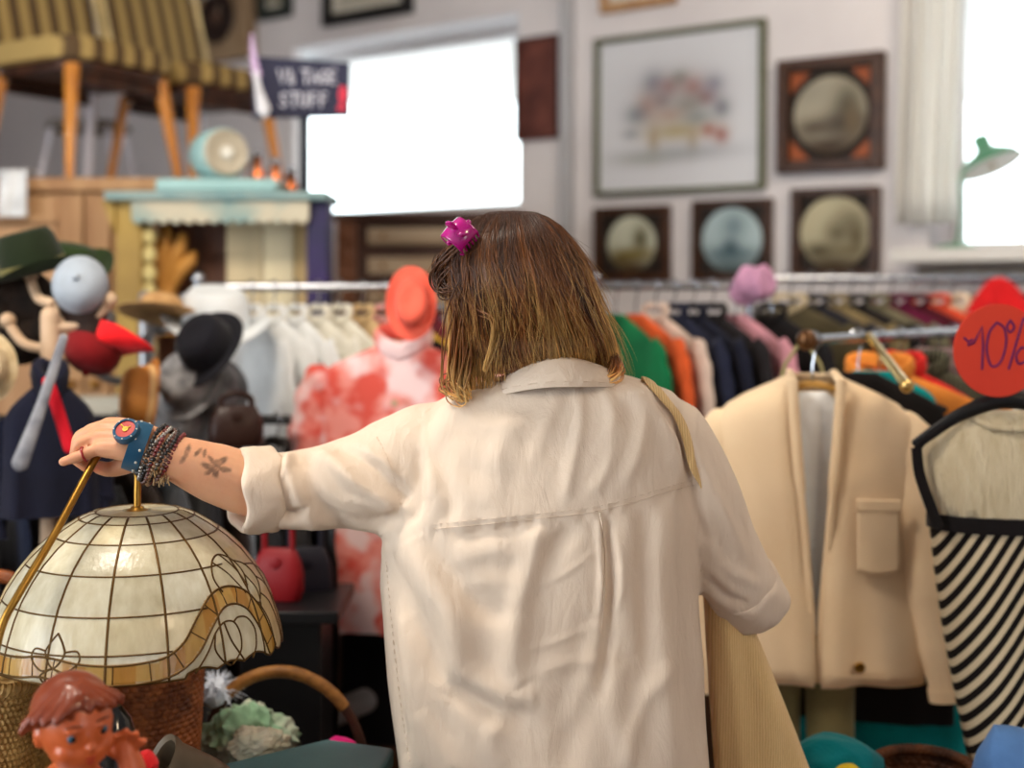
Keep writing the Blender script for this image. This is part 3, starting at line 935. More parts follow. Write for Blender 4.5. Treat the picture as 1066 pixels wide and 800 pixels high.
rc = [(822, cloth('khaki_dark', (86, 78, 56)), 'coat', 'olive brown coat with a cream fur collar behind the cream jacket', cloth('fur_cream', (198, 180, 146))),
      (843, M('black_leather', (34, 34, 42), .4, bump=.1, bscale=60), 'jacket', 'black leather jacket beside the olive brown coat', None),
      (864, cloth('olive_tan', (132, 116, 82)), 'jacket', 'olive tan jacket above the cream jacket\'s collar', None), (885, BK2, 'jacket', 'charcoal jacket next to the olive tan one', None),
      (906, cloth('moss', (112, 106, 84)), 'jacket', 'moss grey jacket hanging left of the plum blouse', None), (927, cloth('plum', (96, 22, 54)), 'blouse', 'plum blouse on the long rack', None),
      (948, cloth('bordeaux', (74, 18, 30)), 'blouse', 'bordeaux blouse between plum and vermilion ones', None), (969, cloth('vermilion', (206, 74, 46)), 'blouse', 'vermilion blouse left of the discount disc', None),
      (990, cloth('sand', (218, 196, 168)), 'blouse', 'sand coloured blouse just left of the discount disc', None), (1011, cloth('stone', (150, 142, 132)), 'cardigan', 'stone grey cardigan behind the discount disc', None),
      (1032, cloth('signal_red', (204, 26, 30)), 'blouse', 'signal red blouse sticking out above the discount disc', None), (1053, BK, 'coat', 'black coat at the picture edge above the discount disc', None)]
for i, (px, m, kind, lab, tr) in enumerate(rc):
    p = P(px, 290, YC); p[2] = zC
    if px == 1034:
        p[2] += .0
    yaw = math.radians(-50 + .5 * math.sin(i * 1.9))
    garment(kind, lab, kind, p, yaw, m, w=.40, d=.0095, L=.72, seed=70 + i, amp=.003, trim=tr)
    hang_hanger(p, yaw, 'hanger holding the ' + lab, ('wood', 'white', 'black')[i % 3], 'hangers on the long dark rack')
# lilac ruffled scarf and turquoise ribbon on the rails
g = G(); c = P(785, 292, YB - .06); c[2] = zB + .0
vs = G(); vs.ball(c, (.05, .04, .05), 40)
v = np.vstack(vs.V); nn = v - c
v = c + nn * (1 + .30 * smooth_noise(v * 75, 3)[:, None])
g.add(v, vs.F)
tag(g.build('scarf', cloth('lilac_ruffle', (190, 140, 172)), sharp=60), 'lilac ruffled scarf bunched on the rail end over the pink sweater', 'scarf')
g = G(); g.tube(spline([P(1026, 330, 3.5), P(1030, 312, 3.5), P(1037, 296, 3.5), P(1046, 306, 3.5), P(1056, 330, 3.5)], 6), np.interp(np.arange(25), [0, 12, 24], [.06, .018, .06]), 12, flat=.5, flat_dir=(0, 1, 0))
tag(g.build('shawl', cloth('signal_red', (204, 26, 30))), 'red shawl peaked over the hanger above the discount disc', 'shawl')

# ------------------------------------------------------------------ front right rack
R0 = A(.566, 2.42, 1.42); R1 = A(1.22, 3.19, 1.42)
rt = rack('chrome clothes rack in front at the right that carries the cream jacket', R0 - A(.008, .0095, 0), R1, ends=(0, 1))
RD = (R1 - R0) / np.linalg.norm(R1 - R0)
g = G(); q0, q1 = P(904, 350, 2.58), P(944, 402, 2.30); g.tube([q0, q1], .009, 8); g.ball(q1, .013, 10)
g.build('sloping_arm', M('gilt_metal', (220, 190, 120), .25, metal=1), rt)
g = G(); g.ball(R0 - A(.012, .015, 0), .02, 18); g.build('end_knob', M('bronze_knob', (96, 66, 40), .3, metal=.6), rt)
front = [(.20, cloth('black_vest', (20, 16, 16)), 'vest', 'black vest with pale buttons, its hem showing under the cream jacket', 'vest', .765, .34, 0, M('pale_button', (190, 160, 130), .4)),
         (.30, cloth('orange_knit', (216, 130, 52)), 'cardigan', 'orange cardigan hanging right behind the cream jacket', 'cardigan', .62, .46, .5, None),
         (.40, cloth('hot_red', (206, 40, 36)), 'blouse', 'red blouse with its collar showing behind the cream jacket', 'blouse', .62, .36, .4, None),
         (.50, M('dark_check', (40, 38, 34), .8, col2=(104, 104, 78), wave=30, contrast=(.6, .8)), 'jacket', 'dark checked jacket on the front rack under the slanted arm', 'jacket', .66, .42, .5, None),
         (.60, cloth('mauve_grey', (138, 112, 112)), 'cardigan', 'mauve grey cardigan behind the dark checked jacket', 'cardigan', .62, .4, .5, None),
         (.70, BK2, 'jacket', 'black jacket on the front rack behind the mauve cardigan', 'jacket', .66, .4, .5, None),
         (.84, cloth('slate', (92, 96, 112)), 'jacket', 'slate blue jacket at the far end of the front rack', 'jacket', .62, .4, .5, None)]
for i, (tt, m, kind, lab, cat, L, w, sl, btn) in enumerate(front):
    p = R0 + RD * tt
    yaw = math.radians(-38 + 4 * math.sin(i * 2.3))
    if i == 0:
        yaw = math.radians(-14)
    garment(kind, lab, cat, p, yaw, m, w=w, L=L, d=.018, seed=100 + i, amp=.005, sleeve=sl, buttons=btn, collar=kind != 'vest')
    hang_hanger(p, yaw, 'hanger holding the ' + lab, ('black', 'wood', 'white')[i % 3], 'hangers on the front rack')
# many bare chrome hooks glinting further along the rail: hangers without clothes
for i in range(7):
    tt = .95 + i * .018
    hang_hanger(R0 + RD * tt, math.radians(-40 + 4 * math.sin(i * 3)), 'empty black hanger at the far end of the front rack', 'black', 'empty hangers on the front rack')


# olive trousers hanging below the jacket
def trousers(label, loc, yaw, mat, L, w):
    t = thing('trousers', label, 'trousers', loc, None, yaw)
    g = G()
    for s in (-1, 1):
        rr = []
        for f in np.linspace(0, 1, 14):
            z = -.42 - f * (L - .42)
            a = (.095 - .018 * f) * w
            q = ring(a, .03 + .01 * math.sin(f * 5), z, 24, cx=s * (.085 + .01 * f) * w)
            q[:, 1] += .008 * np.sin(q[:, 0] * 70 + f * 3)
            rr.append(q)
        g.loft(rr)
    g.build('legs', mat, t, world=False, sharp=80)
    g = G(); g.loft([ring(.165 * w, .032, -.22), ring(.17 * w, .036, -.3), ring(.182 * w, .036, -.42), ring(.18 * w, .03, -.46)]); g.build('hips', mat, t, world=False)
    g = G(); g.loft([ring(.168 * w, .036, -.185), ring(.168 * w, .036, -.225)]); g.build('waistband', mat, t, world=False)
    for s in (-1, 1):
        g = G(); g.tube([(s * .12 * w, 0, -.18), (s * .06 * w, 0, -.05), (0, 0, -.0)], .004, 6); g.build('hanging_loop', mat, t, world=False)
    return t


OLIVE = cloth('olive_green', (150, 142, 100))
pz = A(.53, 2.60, 1.42)
trousers('olive green trousers showing below the left half of the cream jacket', R0 + RD * .125 + A(-.075, .0, 0), math.radians(-12), OLIVE, .92, .56)


# cream jacket with a white shirt under it
def open_body(w, L, gap, d, seed, n=64, flare=1.05, amp=.008):
    r = np.random.default_rng(seed)
    ph = r.uniform(0, 6.28, 6)
    k = w / .42
    zs = [(-.066, .052, .6), (-.075, .068, .75), (-.088, .1, .85), (-.104, .14, .95), (-.122, .175, 1), (-.145, .2, 1), (-.175, .212, 1), (-.21, .214, 1)]
    for f in np.linspace(.08, 1, 14):
        zs.append((-.21 - (L - .21) * f, .214 * (1 + (flare - 1) * f), 1 + .2 * f))
    R = []
    for z, a, bb in zs:
        a *= k
        gp = min(gap(z), a * .96)
        th0 = math.asin(min(.98, (gp / a)))
        th = np.linspace(-PI / 2 + th0, 1.5 * PI - th0, n)
        c, s = np.cos(th), np.sin(th)
        q = np.stack([a * np.sign(c) * np.abs(c) ** .75, d * bb * np.sign(s) * np.abs(s) ** .8, np.full(n, z)], 1)
        # keep the front edges at the wanted gap
        q[0, 0], q[-1, 0] = gp, -gp
        dep = min(1, max(0, (-.12 - z) / L))
        q[:, 1] += amp * dep * (np.sin(34 * q[:, 0] + ph[0] + np.sin(4 * z)) + .6 * np.sin(61 * q[:, 0] + ph[1] + 3 * z))
        q[:, 1] += .004 * smooth_noise(q * 22, seed)
        R.append(q)
    return R


CJ = M('cream_jacket_cloth', (228, 200, 162), .85, col2=(236, 210, 174), scale=5, bump=.12, bscale=260, spec=.15, sheen=.1)
JL = R0 + A(-.0, -.0, 0)
JY = math.radians(-7)
t = thing('jacket', 'cream open front jacket with chest pocket hung over a white shirt, facing out', 'jacket', R0 + RD * .005, None, JY)
gap = lambda z: float(np.interp(-z, [.06, .1, .2, .35, .5, .64], [.045, .043, .036, .022, .010, .006]))
g = G(); g.loft(open_body(.375, .635, gap, .060, 5, amp=.012), closed=False); g.build('body', CJ, t, world=False, solid=.004, sharp=80, fix=False)
for s in (-1, 1):
    pts = spline([(s * .140, 0, -.160), (s * .172, -.008, -.195), (s * .197, -.018, -.30), (s * (.212 if s > 0 else .205), -.032, -.44), (s * (.234 if s > 0 else .205), -.040, -.56), (s * (.250 if s > 0 else .2), -.045, -.655)], 7)
    m = len(pts)
    rad = np.interp(np.arange(m) / (m - 1), [0, .12, .35, .6, 1], [.034, .050, .056, .052, .043]) * (1 + .035 * np.sin(np.arange(m) * .9 + s) + .02 * np.sin(np.arange(m) * 2.3))
    g = G(); g.tube(pts, rad, 24, flat=.62, flat_dir=(0, 1, 0)); sl = g.build('sleeve', CJ, t, world=False, sharp=80)
    g = G(); g.tube([pts[-3], pts[-1] + A(0, 0, -.003)], [rad[-3] * 1.05, rad[-1] * 1.05], 24, flat=.64, flat_dir=(0, 1, 0)); g.build('cuff', CJ, sl, world=False)
# rolled lapel band round the opening
def jf(x, z):       # front surface of the jacket
    return -.062 * (1 - min(1, abs(x) / .22) ** 3) ** .5 * 1.05 - .003
for s in (-1, 1):
    pts = [(s * gap(z), jf(gap(z), z) - .001, z) for z in np.linspace(-.075, -.63, 22)]
    pts = [(s * .04, .02, -.06)] + pts
    g = G(); g.tube(pts, [.008] + [.010] * 8 + [.007] * 14, 8, flat=.5, flat_dir=(0, 1, 0)); g.build('front_band', CJ, t, world=False)
g = G()
pw, ph_ = .075, .13
g.grid(14, 16, lambda a, b: (.072 + pw * a, jf(.1, 0) - .0035 - .0035 * math.sin(PI * a) - .003 * (1 - b), -.292 - ph_ * b - (.006 * math.sin(PI * a) if b > .9 else 0)))
pk = g.build('chest_pocket', CJ, t, world=False, solid=.004)
g = G(); g.box((.072 + pw / 2, jf(.1, 0) - .010, -.300), (pw + .004, .006, .022)); g.build('pocket_band', CJ, pk, world=False, bevel=.002)
g = G(); g.lathe([(.001, 0), (.009, 0), (.0105, .002), (.008, .005), (.001, .004)], 16, (.075, jf(.07, 0) - .014, -.595), rot(0, PI / 2)); g.build('button', BRASS, t, world=False)
g = G(); g.tube([(x, jf(x, 0) - .006 - .009, -.612) for x in np.linspace(.02, .18, 8)], .0012, 5); g.build('hem_stitch', CJ, t, world=False)
t2 = garment('shirt', 'white shirt worn inside the cream jacket on the same hanger', 'shirt', R0 + RD * .005 + A(0, 0, -.028), JY, WH, w=.25, L=.52, d=.028, sleeve=0, seed=201, amp=.006, collar=False)
h = hang_hanger(R0 + RD * .005, JY, 'yellow wooden hanger inside the neck of the cream jacket', 'wood')

# ------------------------------------------------------------------ black trimmed striped dress with its hanger and the red disc
rack('chrome arm rack at the right edge that carries the striped dress', P(1046, 398, 2.16), A(.995, 2.66, P(1046, 398, 2.16)[2]), ends=(0, 1))
DP = P(1046, 398, 2.16)
DY = math.radians(-10)
KNIT = M('cable_knit', (206, 194, 166), .9, col2=(190, 176, 146), scale=30, stretch=(2, 2, .4), bump=.5, bscale=90, spec=.1, sheen=.2)
BLK = cloth('trim_black', (20, 16, 18))


def stripe_mat():
    m = bpy.data.materials.new('striped_jersey'); m.use_nodes = True
    N, L = m.node_tree.nodes, m.node_tree.links
    b = N['Principled BSDF']; b.inputs['Roughness'].default_value = .85; b.inputs['Specular IOR Level'].default_value = .15
    tc = N.new('ShaderNodeTexCoord'); sx = N.new('ShaderNodeSeparateXYZ'); L.new(tc.outputs['Object'], sx.inputs[0])
    def math_(op, a, c):
        n = N.new('ShaderNodeMath'); n.operation = op
        for i, q in enumerate((a, c)):
            if isinstance(q, (int, float)):
                n.inputs[i].default_value = q
            else:
                L.new(q, n.inputs[i])
        return n.outputs[0]
    xx = math_('MULTIPLY', sx.outputs['X'], .86); zz = math_('MULTIPLY', sx.outputs['Z'], -.47)
    q = math_('ADD', xx, zz)
    # the stripes bend a little as they fall
    zb = math_('MULTIPLY', math_('MULTIPLY', sx.outputs['Z'], sx.outputs['Z']), .09)
    q = math_('ADD', q, zb)
    fr = math_('FRACT', math_('MULTIPLY', q, 52.0), 0)
    gt = math_('GREATER_THAN', fr, .52)
    mx = N.new('ShaderNodeMix'); mx.data_type = 'RGBA'
    L.new(gt, mx.inputs['Factor']); mx.inputs['A'].default_value = rgba((22, 18, 18)); mx.inputs['B'].default_value = rgba((205, 190, 160))
    L.new(mx.outputs['Result'], b.inputs['Base Color'])
    return m


t = thing('dress', 'sleeveless dress with cream knit top, black trim and diagonal striped skirt', 'dress', DP, None, DY)
def drs(a, b, z, n=72, wob=0, cx=0):
    q = ring(a, b, z, n, px=.8, cx=cx)
    q[:, 1] += wob * np.sin(q[:, 0] * 42 + z * 2)
    return q
g = G(); g.loft([drs(.070, .035, -.050), drs(.092, .044, -.062), drs(.115, .050, -.078), drs(.132, .056, -.098), drs(.142, .062, -.125), drs(.146, .068, -.16), drs(.136, .07, -.20), drs(.122, .067, -.235)])
v = g.V[0]
g.V[0] = v + A(0, -1, 0) * (.003 * np.cos(v[:, 0] * 190 + 2.5 * np.sin(v[:, 2] * 70))[:, None] * (v[:, 1:2] < 0))
g.build('knit_bodice', KNIT, t, world=False, sharp=80)
g = G(); g.loft([drs(.127, .076, -.220), drs(.127, .077, -.246)]); g.build('waistband', BLK, t, world=False)
g = G(); g.loft([drs(.122, .07, -.243), drs(.124, .072, -.32, wob=.003, cx=.010), drs(.128, .075, -.42, wob=.007, cx=.028), drs(.132, .078, -.52, wob=.01, cx=.050), drs(.136, .082, -.68, wob=.013, cx=.085)]); g.build('skirt', stripe_mat(), t, world=False, sharp=80)
for s in (-1, 1):
    g = G(); g.tube([(s * .075, -.045, -.052), (s * .14, -.052, -.098), (s * .150, -.05, -.112)], [.006, .006, .006], 8, flat=.6, flat_dir=(0, 1, 0)); g.build('shoulder_trim', BLK, t, world=False)
    g = G(); g.tube(spline([(s * .150, -.05, -.108), (s * .146, -.056, -.15), (s * .132, -.064, -.195), (s * .118, -.070, -.235)], 6), .009, 8, flat=.5, flat_dir=(0, 1, 0)); g.build('armhole_trim', BLK, t, world=False)
g = G(); g.tube([(.09, -.085, -.245), (.085, -.095, -.35), (.075, -.1, -.5), (.07, -.105, -.68)], .006, 6); g.build('seam_piping', BLK, t, world=False)
g = G(); g.tube(spline([(-.07, -.02, -.052), (-.04, -.048, -.068), (0, -.054, -.074), (.04, -.048, -.068), (.07, -.02, -.052)], 6), .006, 8); g.build('neckband', KNIT, t, world=False)
th = thing('coat_hanger', 'wide black plastic hanger holding the striped dress under the red disc', 'hanger', DP, None, DY)
g = G(); a = np.linspace(math.radians(-60), math.radians(190), 16)
g.tube([(.0165 * math.cos(q), 0, .0165 * math.sin(q)) for q in a[::-1]] + [(.004, 0, -.018), (0, -.03, -.026)], .0025, 8); g.build('hook', CHROME, th, world=False)
g = G(); g.tube(spline([(-.150, -.045, -.100), (-.075, -.045, -.050), (0, -.04, -.026), (.075, -.045, -.050), (.150, -.045, -.100)], 8), np.interp(np.arange(33), [0, 16, 32], [.007, .016, .007]), 10, flat=.5, flat_dir=(0, 1, 0), round_caps=True); g.build('shoulder_bar', HK, th, world=False)
# disc
DC = P(1039, 365, 2.10)
t = thing('discount_disc', 'round red cardboard disc with handwritten minus ten percent above the dress', 'sign', DC)
R = rot(2, math.radians(6)) @ rot(0, PI / 2)
g = G(); g.lathe([(.001, -.0015), (.0765, -.0015), (.0765, .0015), (.001, .0015)], 72, DC, R); g.build('disc', M('red_card', (226, 66, 40), .55, col2=(216, 58, 36), scale=3), t)
cy = math.radians(6)
def dp(px, py):
    q = A((px - 1039) * 2.1 / F, 0, -(py - 365) * 2.1 / F)
    return DC + rot(2, cy) @ (q + A(0, -.0022, 0))
g = G()
for st in ([(1002, 352), (1006, 356), (1010, 354)], [(1006, 359), (1012, 357), (1021, 340), (1022, 360), (1021, 384)],
           spline([(1037, 336), (1029, 346), (1026, 364), (1031, 381), (1041, 377), (1047, 358), (1045, 342), (1037, 336)], 5),
           [(1066, 332), (1058, 358), (1050, 384)], spline([(1052, 334), (1048, 340), (1051, 346), (1056, 341), (1052, 334)], 4), spline([(1064, 362), (1058, 370), (1061, 379), (1069, 375), (1070, 365), (1064, 362)], 4)):
    g.tube([dp(*q) for q in st], .0020, 6, flat=.35, flat_dir=rot(2, cy) @ A(0, 1, 0), round_caps=True)
g.build('handwriting', M('violet_ink', (96, 26, 92), .6), t)
g = G(); g.tube([DC + A(.0, .006, .07), DC + A(.004, .03, .03), DP + A(0, 0, .012)], .0025, 6); g.build('clip', BLACKP, t)
# white cable knit sweater behind the dress
garment('sweater', 'white cable knit sweater behind the striped dress, its shoulder at the black trim', 'sweater', DP + (A(.995, 2.66, DP[2]) - DP) * .72, math.radians(-14), M('white_knit', (214, 210, 200), .9, col2=(190, 186, 176), scale=30, stretch=(2, 2, .4), bump=.5, bscale=90, spec=.1), w=.33, L=.50, sleeve=.40, seed=303, d=.03, amp=.008, collar=False)
hang_hanger(DP + (A(.995, 2.66, DP[2]) - DP) * .72, math.radians(-14), 'black hanger inside the white cable knit sweater', 'black')

# ------------------------------------------------------------------ floral blouse and coral hat
FY = 2.78
fp = P(420, 322, FY)


def floral():
    m = M('floral_print', (232, 146, 136), .85, col2=(214, 88, 76), scale=19, detail=2, contrast=(.42, .58), bump=.1, spec=.1)
    N, L = m.node_tree.nodes, m.node_tree.links
    b = N['Principled BSDF']
    old = b.inputs['Base Color'].links[0].from_socket
    tc = N.new('ShaderNodeTexCoord'); nz = N.new('ShaderNodeTexNoise'); nz.inputs['Scale'].default_value = 11; nz.inputs['Detail'].default_value = 2
    mp = N.new('ShaderNodeMapping'); mp.inputs['Location'].default_value = (3, 1, 7)
    L.new(tc.outputs['Object'], mp.inputs[0]); L.new(mp.outputs[0], nz.inputs[0])
    cr = N.new('ShaderNodeValToRGB'); cr.color_ramp.elements[0].position = .5; cr.color_ramp.elements[1].position = .62
    L.new(nz.outputs['Fac'], cr.inputs[0])
    mx = N.new('ShaderNodeMix'); mx.data_type = 'RGBA'
    L.new(cr.outputs['Color'], mx.inputs['Factor']); L.new(old, mx.inputs['A']); mx.inputs['B'].default_value = rgba((236, 206, 206))
    L.new(mx.outputs['Result'], b.inputs['Base Color'])
    return m


garment('blouse', 'pink and orange flowered blouse hanging below the coral hat', 'blouse', fp, math.radians(-14), floral(), w=.40, L=.70, sleeve=.42, seed=401, d=.036, amp=.012, flare=1.12, buttons=M('pale_button', (190, 160, 130), .4))
hang_hanger(fp, math.radians(-14), 'wooden hanger holding the flowered blouse', 'wood')
# a short rail for it
rack('short chrome rack behind the woman with the flowered blouse', A(fp[0] - .02, FY - .02, fp[2]), A(fp[0] + .27, FY + .02, fp[2]), ends=(0, 1))
# black skirt hanging low behind the blouse
garment('skirt', 'long black skirt whose hem shows under the flowered blouse', 'skirt', A(fp[0] + .03, FY + .085, fp[2]), math.radians(-14), BK, w=.36, L=.98, d=.014, amp=.004, sleeve=0, seed=402, collar=False)
# ================================================================== HATS AND DARK CLOTHES AT THE LEFT
def hat_shape(name, label, c, axis, r_crown, h, brim, mat, band=None, dent=.2, wave=.1, oval=1.15, roll=0, group=None, up=(0, 0, 1), spin=0):
    """hat with a crown and a brim; local z is up through the crown"""
    R = aim(axis, up) @ rot(2, spin)
    t = thing(name, label, 'hat', c, group)
    pr = [(r_crown * 1.02, 0), (r_crown * 1.0, h * .25), (r_crown * .95, h * .55), (r_crown * .88, h * .8), (r_crown * .74, h * .95), (r_crown * .5, h * (1.0 - dent * .3)), (r_crown * .25, h * (1 - dent * .8)), (.002, h * (1 - dent))]
    g = G(); g.lathe(pr, 36, c, R, sx=1, sy=oval); g.build('crown', mat, t)
    if brim:
        wv = lambda a, r, z: roll * ((r - r_crown) / brim) ** 2 * np.abs(np.cos(a)) + wave * (r - r_crown) * np.cos(2 * a + .6) if r > r_crown else np.zeros(len(a))
        rs = np.linspace(r_crown * .97, r_crown + brim, 7)
        g = G(); g.lathe([(r, .003) for r in rs] + [(r, 0) for r in rs[::-1]], 44, c, R, sx=1, sy=oval, wob=wv); g.build('brim', mat, t)
    if band is not None:
        g = G(); g.lathe([(r_crown * 1.0, .002), (r_crown * 1.035, .003), (r_crown * 1.02, h * .26), (r_crown * .99, h * .27)], 36, c, R, sx=1, sy=oval); g.build('hat_band', band, t)
    return t


FELT_G = cloth('green_felt', (28, 38, 20)); FELT_G2 = cloth('moss_felt', (40, 56, 28)); OLB = cloth('olive_band', (116, 108, 64))
Yh = 2.55
hat_shape('fedora', 'dark green felt fedora with an olive band on top of the hat stand', P(36, 284, Yh), A(-.22, -.2, 1), .056, .088, .030, FELT_G, OLB, dent=.35, roll=.02, wave=.2)
hat_shape('felt_hat', 'moss green felt hat with turned brim behind the grey cap', P(74, 278, Yh + .15), A(.2, -.1, 1), .045, .05, .032, FELT_G2, None, roll=.03, wave=.4)
STRAW = M('straw', (204, 164, 112), .75, col2=(176, 134, 86), scale=40, bump=.4, bscale=120)
STRAWP = M('pale_straw', (214, 196, 160), .75, col2=(194, 172, 134), scale=40, bump=.4, bscale=120)
hat_shape('straw_hat', 'pale straw hat hanging at the left picture edge', P(-18, 383, 2.4), A(.35, -1, .1), .046, .06, .016, STRAWP, None)
hat_shape('boater', 'wide brimmed tan straw hat on the stand beside the ochre post', P(167, 328, 2.9), A(.04, .30, 1), .05, .045, .042, STRAW, M('pale_band', (216, 176, 120), .6), dent=.05, wave=.05)
hat_shape('white_hat', 'white cloth hat with a floppy brim above the black hat', P(224, 338, 2.95), A(.1, -.2, 1), .078, .085, .045, cloth('white_cotton', (222, 228, 232), .04), None, wave=.5, dent=.1)
hat_shape('black_hat', 'round black hat hanging in front of the first white shirts', P(217, 362, 2.7), A(-.35, -.8, .6), .055, .062, .026, cloth('black_felt', (20, 20, 28)), None, dent=.05, wave=.3)
hat_shape('bowler', 'honey brown straw hat hanging sideways above the woman\'s wrist', P(158, 414, 2.6), A(-.9, -.45, .1), .056, .06, .014, M('honey_straw', (196, 128, 58), .6, col2=(166, 100, 42), scale=20, bump=.3), M('pale_band', (216, 176, 120), .6), dent=.05)
hat_shape('coral_hat', 'coral red felt hat with deep brim hung above the flowered blouse', P(428, 316, FY - .10), A(.08, -1, .2), .036, .04, .017, cloth('coral_felt', (240, 104, 84)), None, dent=.1, wave=.15, oval=1.5)
# the coral hat's long front flap
# caps
def cap(name, label, c, axis, r, mat, visor, vdir, vmat, length=.075):
    R = aim(axis)
    t = thing(name, label, 'cap', c)
    g = G(); g.lathe([(r, -.01), (r * 1.02, .01), (r * .98, r * .4), (r * .82, r * .72), (r * .5, r * .92), (.002, r)], 32, c, R, sy=1.1); g.build('crown', mat, t)
    g = G(); g.ball(c + R @ A(0, 0, r), .008, 10); g.build('button', mat, t)
    vd = np.asarray(vdir, float); vd = vd - R[:, 2] * (vd @ R[:, 2]); vd /= np.linalg.norm(vd)
    sd = np.cross(R[:, 2], vd)
    g = G()
    g.grid(20, 8, lambda a, b: c + (vd * math.cos((a - .5) * 2.2) + sd * math.sin((a - .5) * 2.2)) * r * 1.0 + vd * length * b * max(0, 1 - (2 * a - 1) ** 2) ** .5 - R[:, 2] * (.012 * b + .03 * (a - .5) ** 2 * 4 * b))
    g.build('visor', vmat, t, solid=.004)
    return t


cap('flat_cap', 'light grey baseball cap hanging below the green hats', P(84, 298, 2.5), A(.15, -1, .35), .052, cloth('grey_cap', (158, 168, 180), .08), 1, A(.1, 0, -1), cloth('dark_visor', (60, 48, 44)), .05)
cap('baseball_cap', 'bright red cap with its visor pointing right, under the grey cap', P(98, 362, 2.5), A(-.2, -.45, -1), .052, cloth('dark_red', (120, 18, 22)), 1, A(1, -.1, .15), cloth('bright_red', (220, 26, 32)), .07)

# hat stands
CREAMW = M('cream_wood', (206, 178, 150), .5, col2=(186, 156, 126), scale=5)


def stand(label, x, y, top, prongs, mat, br=.12):
    t = thing('hat_stand', label, 'hat stand', (x, y, 0))
    g = G(); g.tube([(x, y, .04), (x, y, top)], .018, 14, round_caps=True); g.build('pole', mat, t)
    g = G(); g.lathe([(.001, 0), (br, 0), (br, .02), (.04, .045), (.018, .06), (.001, .06)], 32, (x, y, 0)); g.build('base', mat, t)
    for a, z, l in prongs:
        d = A(math.cos(a), math.sin(a), 0)
        g = G(); b = A(x, y, z)
        g.tube(spline([b, b + d * l * .6 + A(0, 0, .01), b + d * l + A(0, 0, .05)], 5), .010, 8, round_caps=True); g.ball(b + d * l + A(0, 0, .055), .016, 12); g.build('peg', mat, t)


s1 = P(52, 330, Yh - .08)
stand('cream wooden hat stand in the middle of the green, grey and red hats', s1[0], Yh - .08, 1.465, [(2.3, 1.49, .10), (.95, 1.45, .10), (1.7, 1.42, .08), (.35, 1.44, .11), (2.8, 1.40, .10)], CREAMW)
s2 = P(152, 330, 3.02)
stand('thin grey metal hat stand under the tan boater', s2[0], 3.02, 1.50, [(-1.9, 1.40, .14), (-.5, 1.44, .12), (.3, 1.42, .12), (-2.6, 1.3, .14), (-1.2, 1.25, .2)], M('grey_metal', (150, 150, 154), .35, metal=.8), .07)

# dark clothes rack at the lower left
YL = 2.78; zL = 1.235
rack('low dark clothes rack behind the lampshade and the woman\'s hand', P(-110, 0, YL) * A(1, 1, 0) + A(0, 0, zL), P(303, 0, YL) * A(1, 1, 0) + A(0, 0, zL), ends=(1, 0), mat=HK)
darks = [(-70, (20, 18, 18), 'black coat at the far left of the low dark rack'), (-38, (34, 30, 34), 'charcoal coat, second on the low dark rack'), (-4, (26, 32, 52), 'dark navy coat at the left picture edge behind the lamp arm'),
         (28, (24, 22, 24), 'soft black jacket left of the tall pole of the lamp'), (58, (32, 38, 50), 'slate navy jacket below the navy coat with the red stripe'), (90, (18, 16, 16), 'black jacket just above the lampshade'),
         (122, (44, 34, 28), 'dark brown jacket behind the watch and bracelets'), (152, (72, 74, 78), 'grey jacket behind the lamp rod under the wrist'), (180, (26, 24, 26), 'black jacket right of the lamp rod'),
         (208, (34, 24, 20), 'brown black coat behind the forearm'), (236, (20, 18, 20), 'black coat behind the rolled sleeve cuff'), (262, (36, 30, 28), 'dark coat behind the right side of the lampshade'), (288, (24, 20, 20), 'black coat nearest to the flowered blouse')]
for i, (px, c, lab) in enumerate(darks):
    p = P(px, 0, YL); p[2] = zL
    yaw = math.radians(-54 + .8 * math.sin(i * 2.4))
    mt = cloth('dark_%d' % i, c) if i % 3 else M('dark_shiny_%d' % i, c, .35, bump=.15, bscale=40)
    kind = 'coat' if 'coat' in lab else 'jacket'
    garment(kind, lab, kind, p, yaw, mt, w=.42, L=.82, d=.0125, seed=500 + i, amp=.0035)
    hang_hanger(p, yaw, 'hanger holding the ' + lab, ('black', 'wood', 'white')[i % 3], 'hangers on the low dark rack')

# navy coat with a red stripe on the hat stand, grey belt in front of it
NB = cloth('navy_coat', (22, 24, 42))
np_ = P(52, 356, 2.44)
t = garment('coat', 'navy coat with a red stripe hanging from the hat stand', 'coat', np_, math.radians(20), NB, w=.17, L=.33, d=.03, seed=601, sleeve=.22, amp=.008)
g = G(); g.tube(spline([P(50, 398, 2.33), P(58, 420, 2.33), P(66, 446, 2.33), P(72, 466, 2.33)], 5), .0115, 8, flat=.4, flat_dir=(0, 1, 0), round_caps=True)
tag(g.build('hanging_necktie', cloth('scarlet', (206, 22, 40))), 'scarlet necktie hanging over the navy coat', 'necktie')
g = G(); g.tube(spline([P(66, 352, 2.31), P(52, 396, 2.30), P(37, 440, 2.30), P(21, 482, 2.30)], 6), np.interp(np.arange(19), [0, 10, 18], [.008, .011, .016]), 10, flat=.35, flat_dir=(0, 1, 0), round_caps=True)
tag(g.build('hanging_belt', M('silver_belt', (150, 150, 154), .45, col2=(110, 110, 118), scale=30)), 'long silver grey belt hanging slanted across the navy coat', 'belt')
# furry brown hat and leather bits in the dark corner
hat_shape('fur_hat', 'dark brown fur hat under the green fedora at the left edge', P(20, 330, 2.6), A(.3, -1, .2), .085, .09, .0, M('brown_fur', (22, 15, 12), .9, col2=(40, 28, 20), scale=40, bump=.8, bscale=80), None, dent=.1)
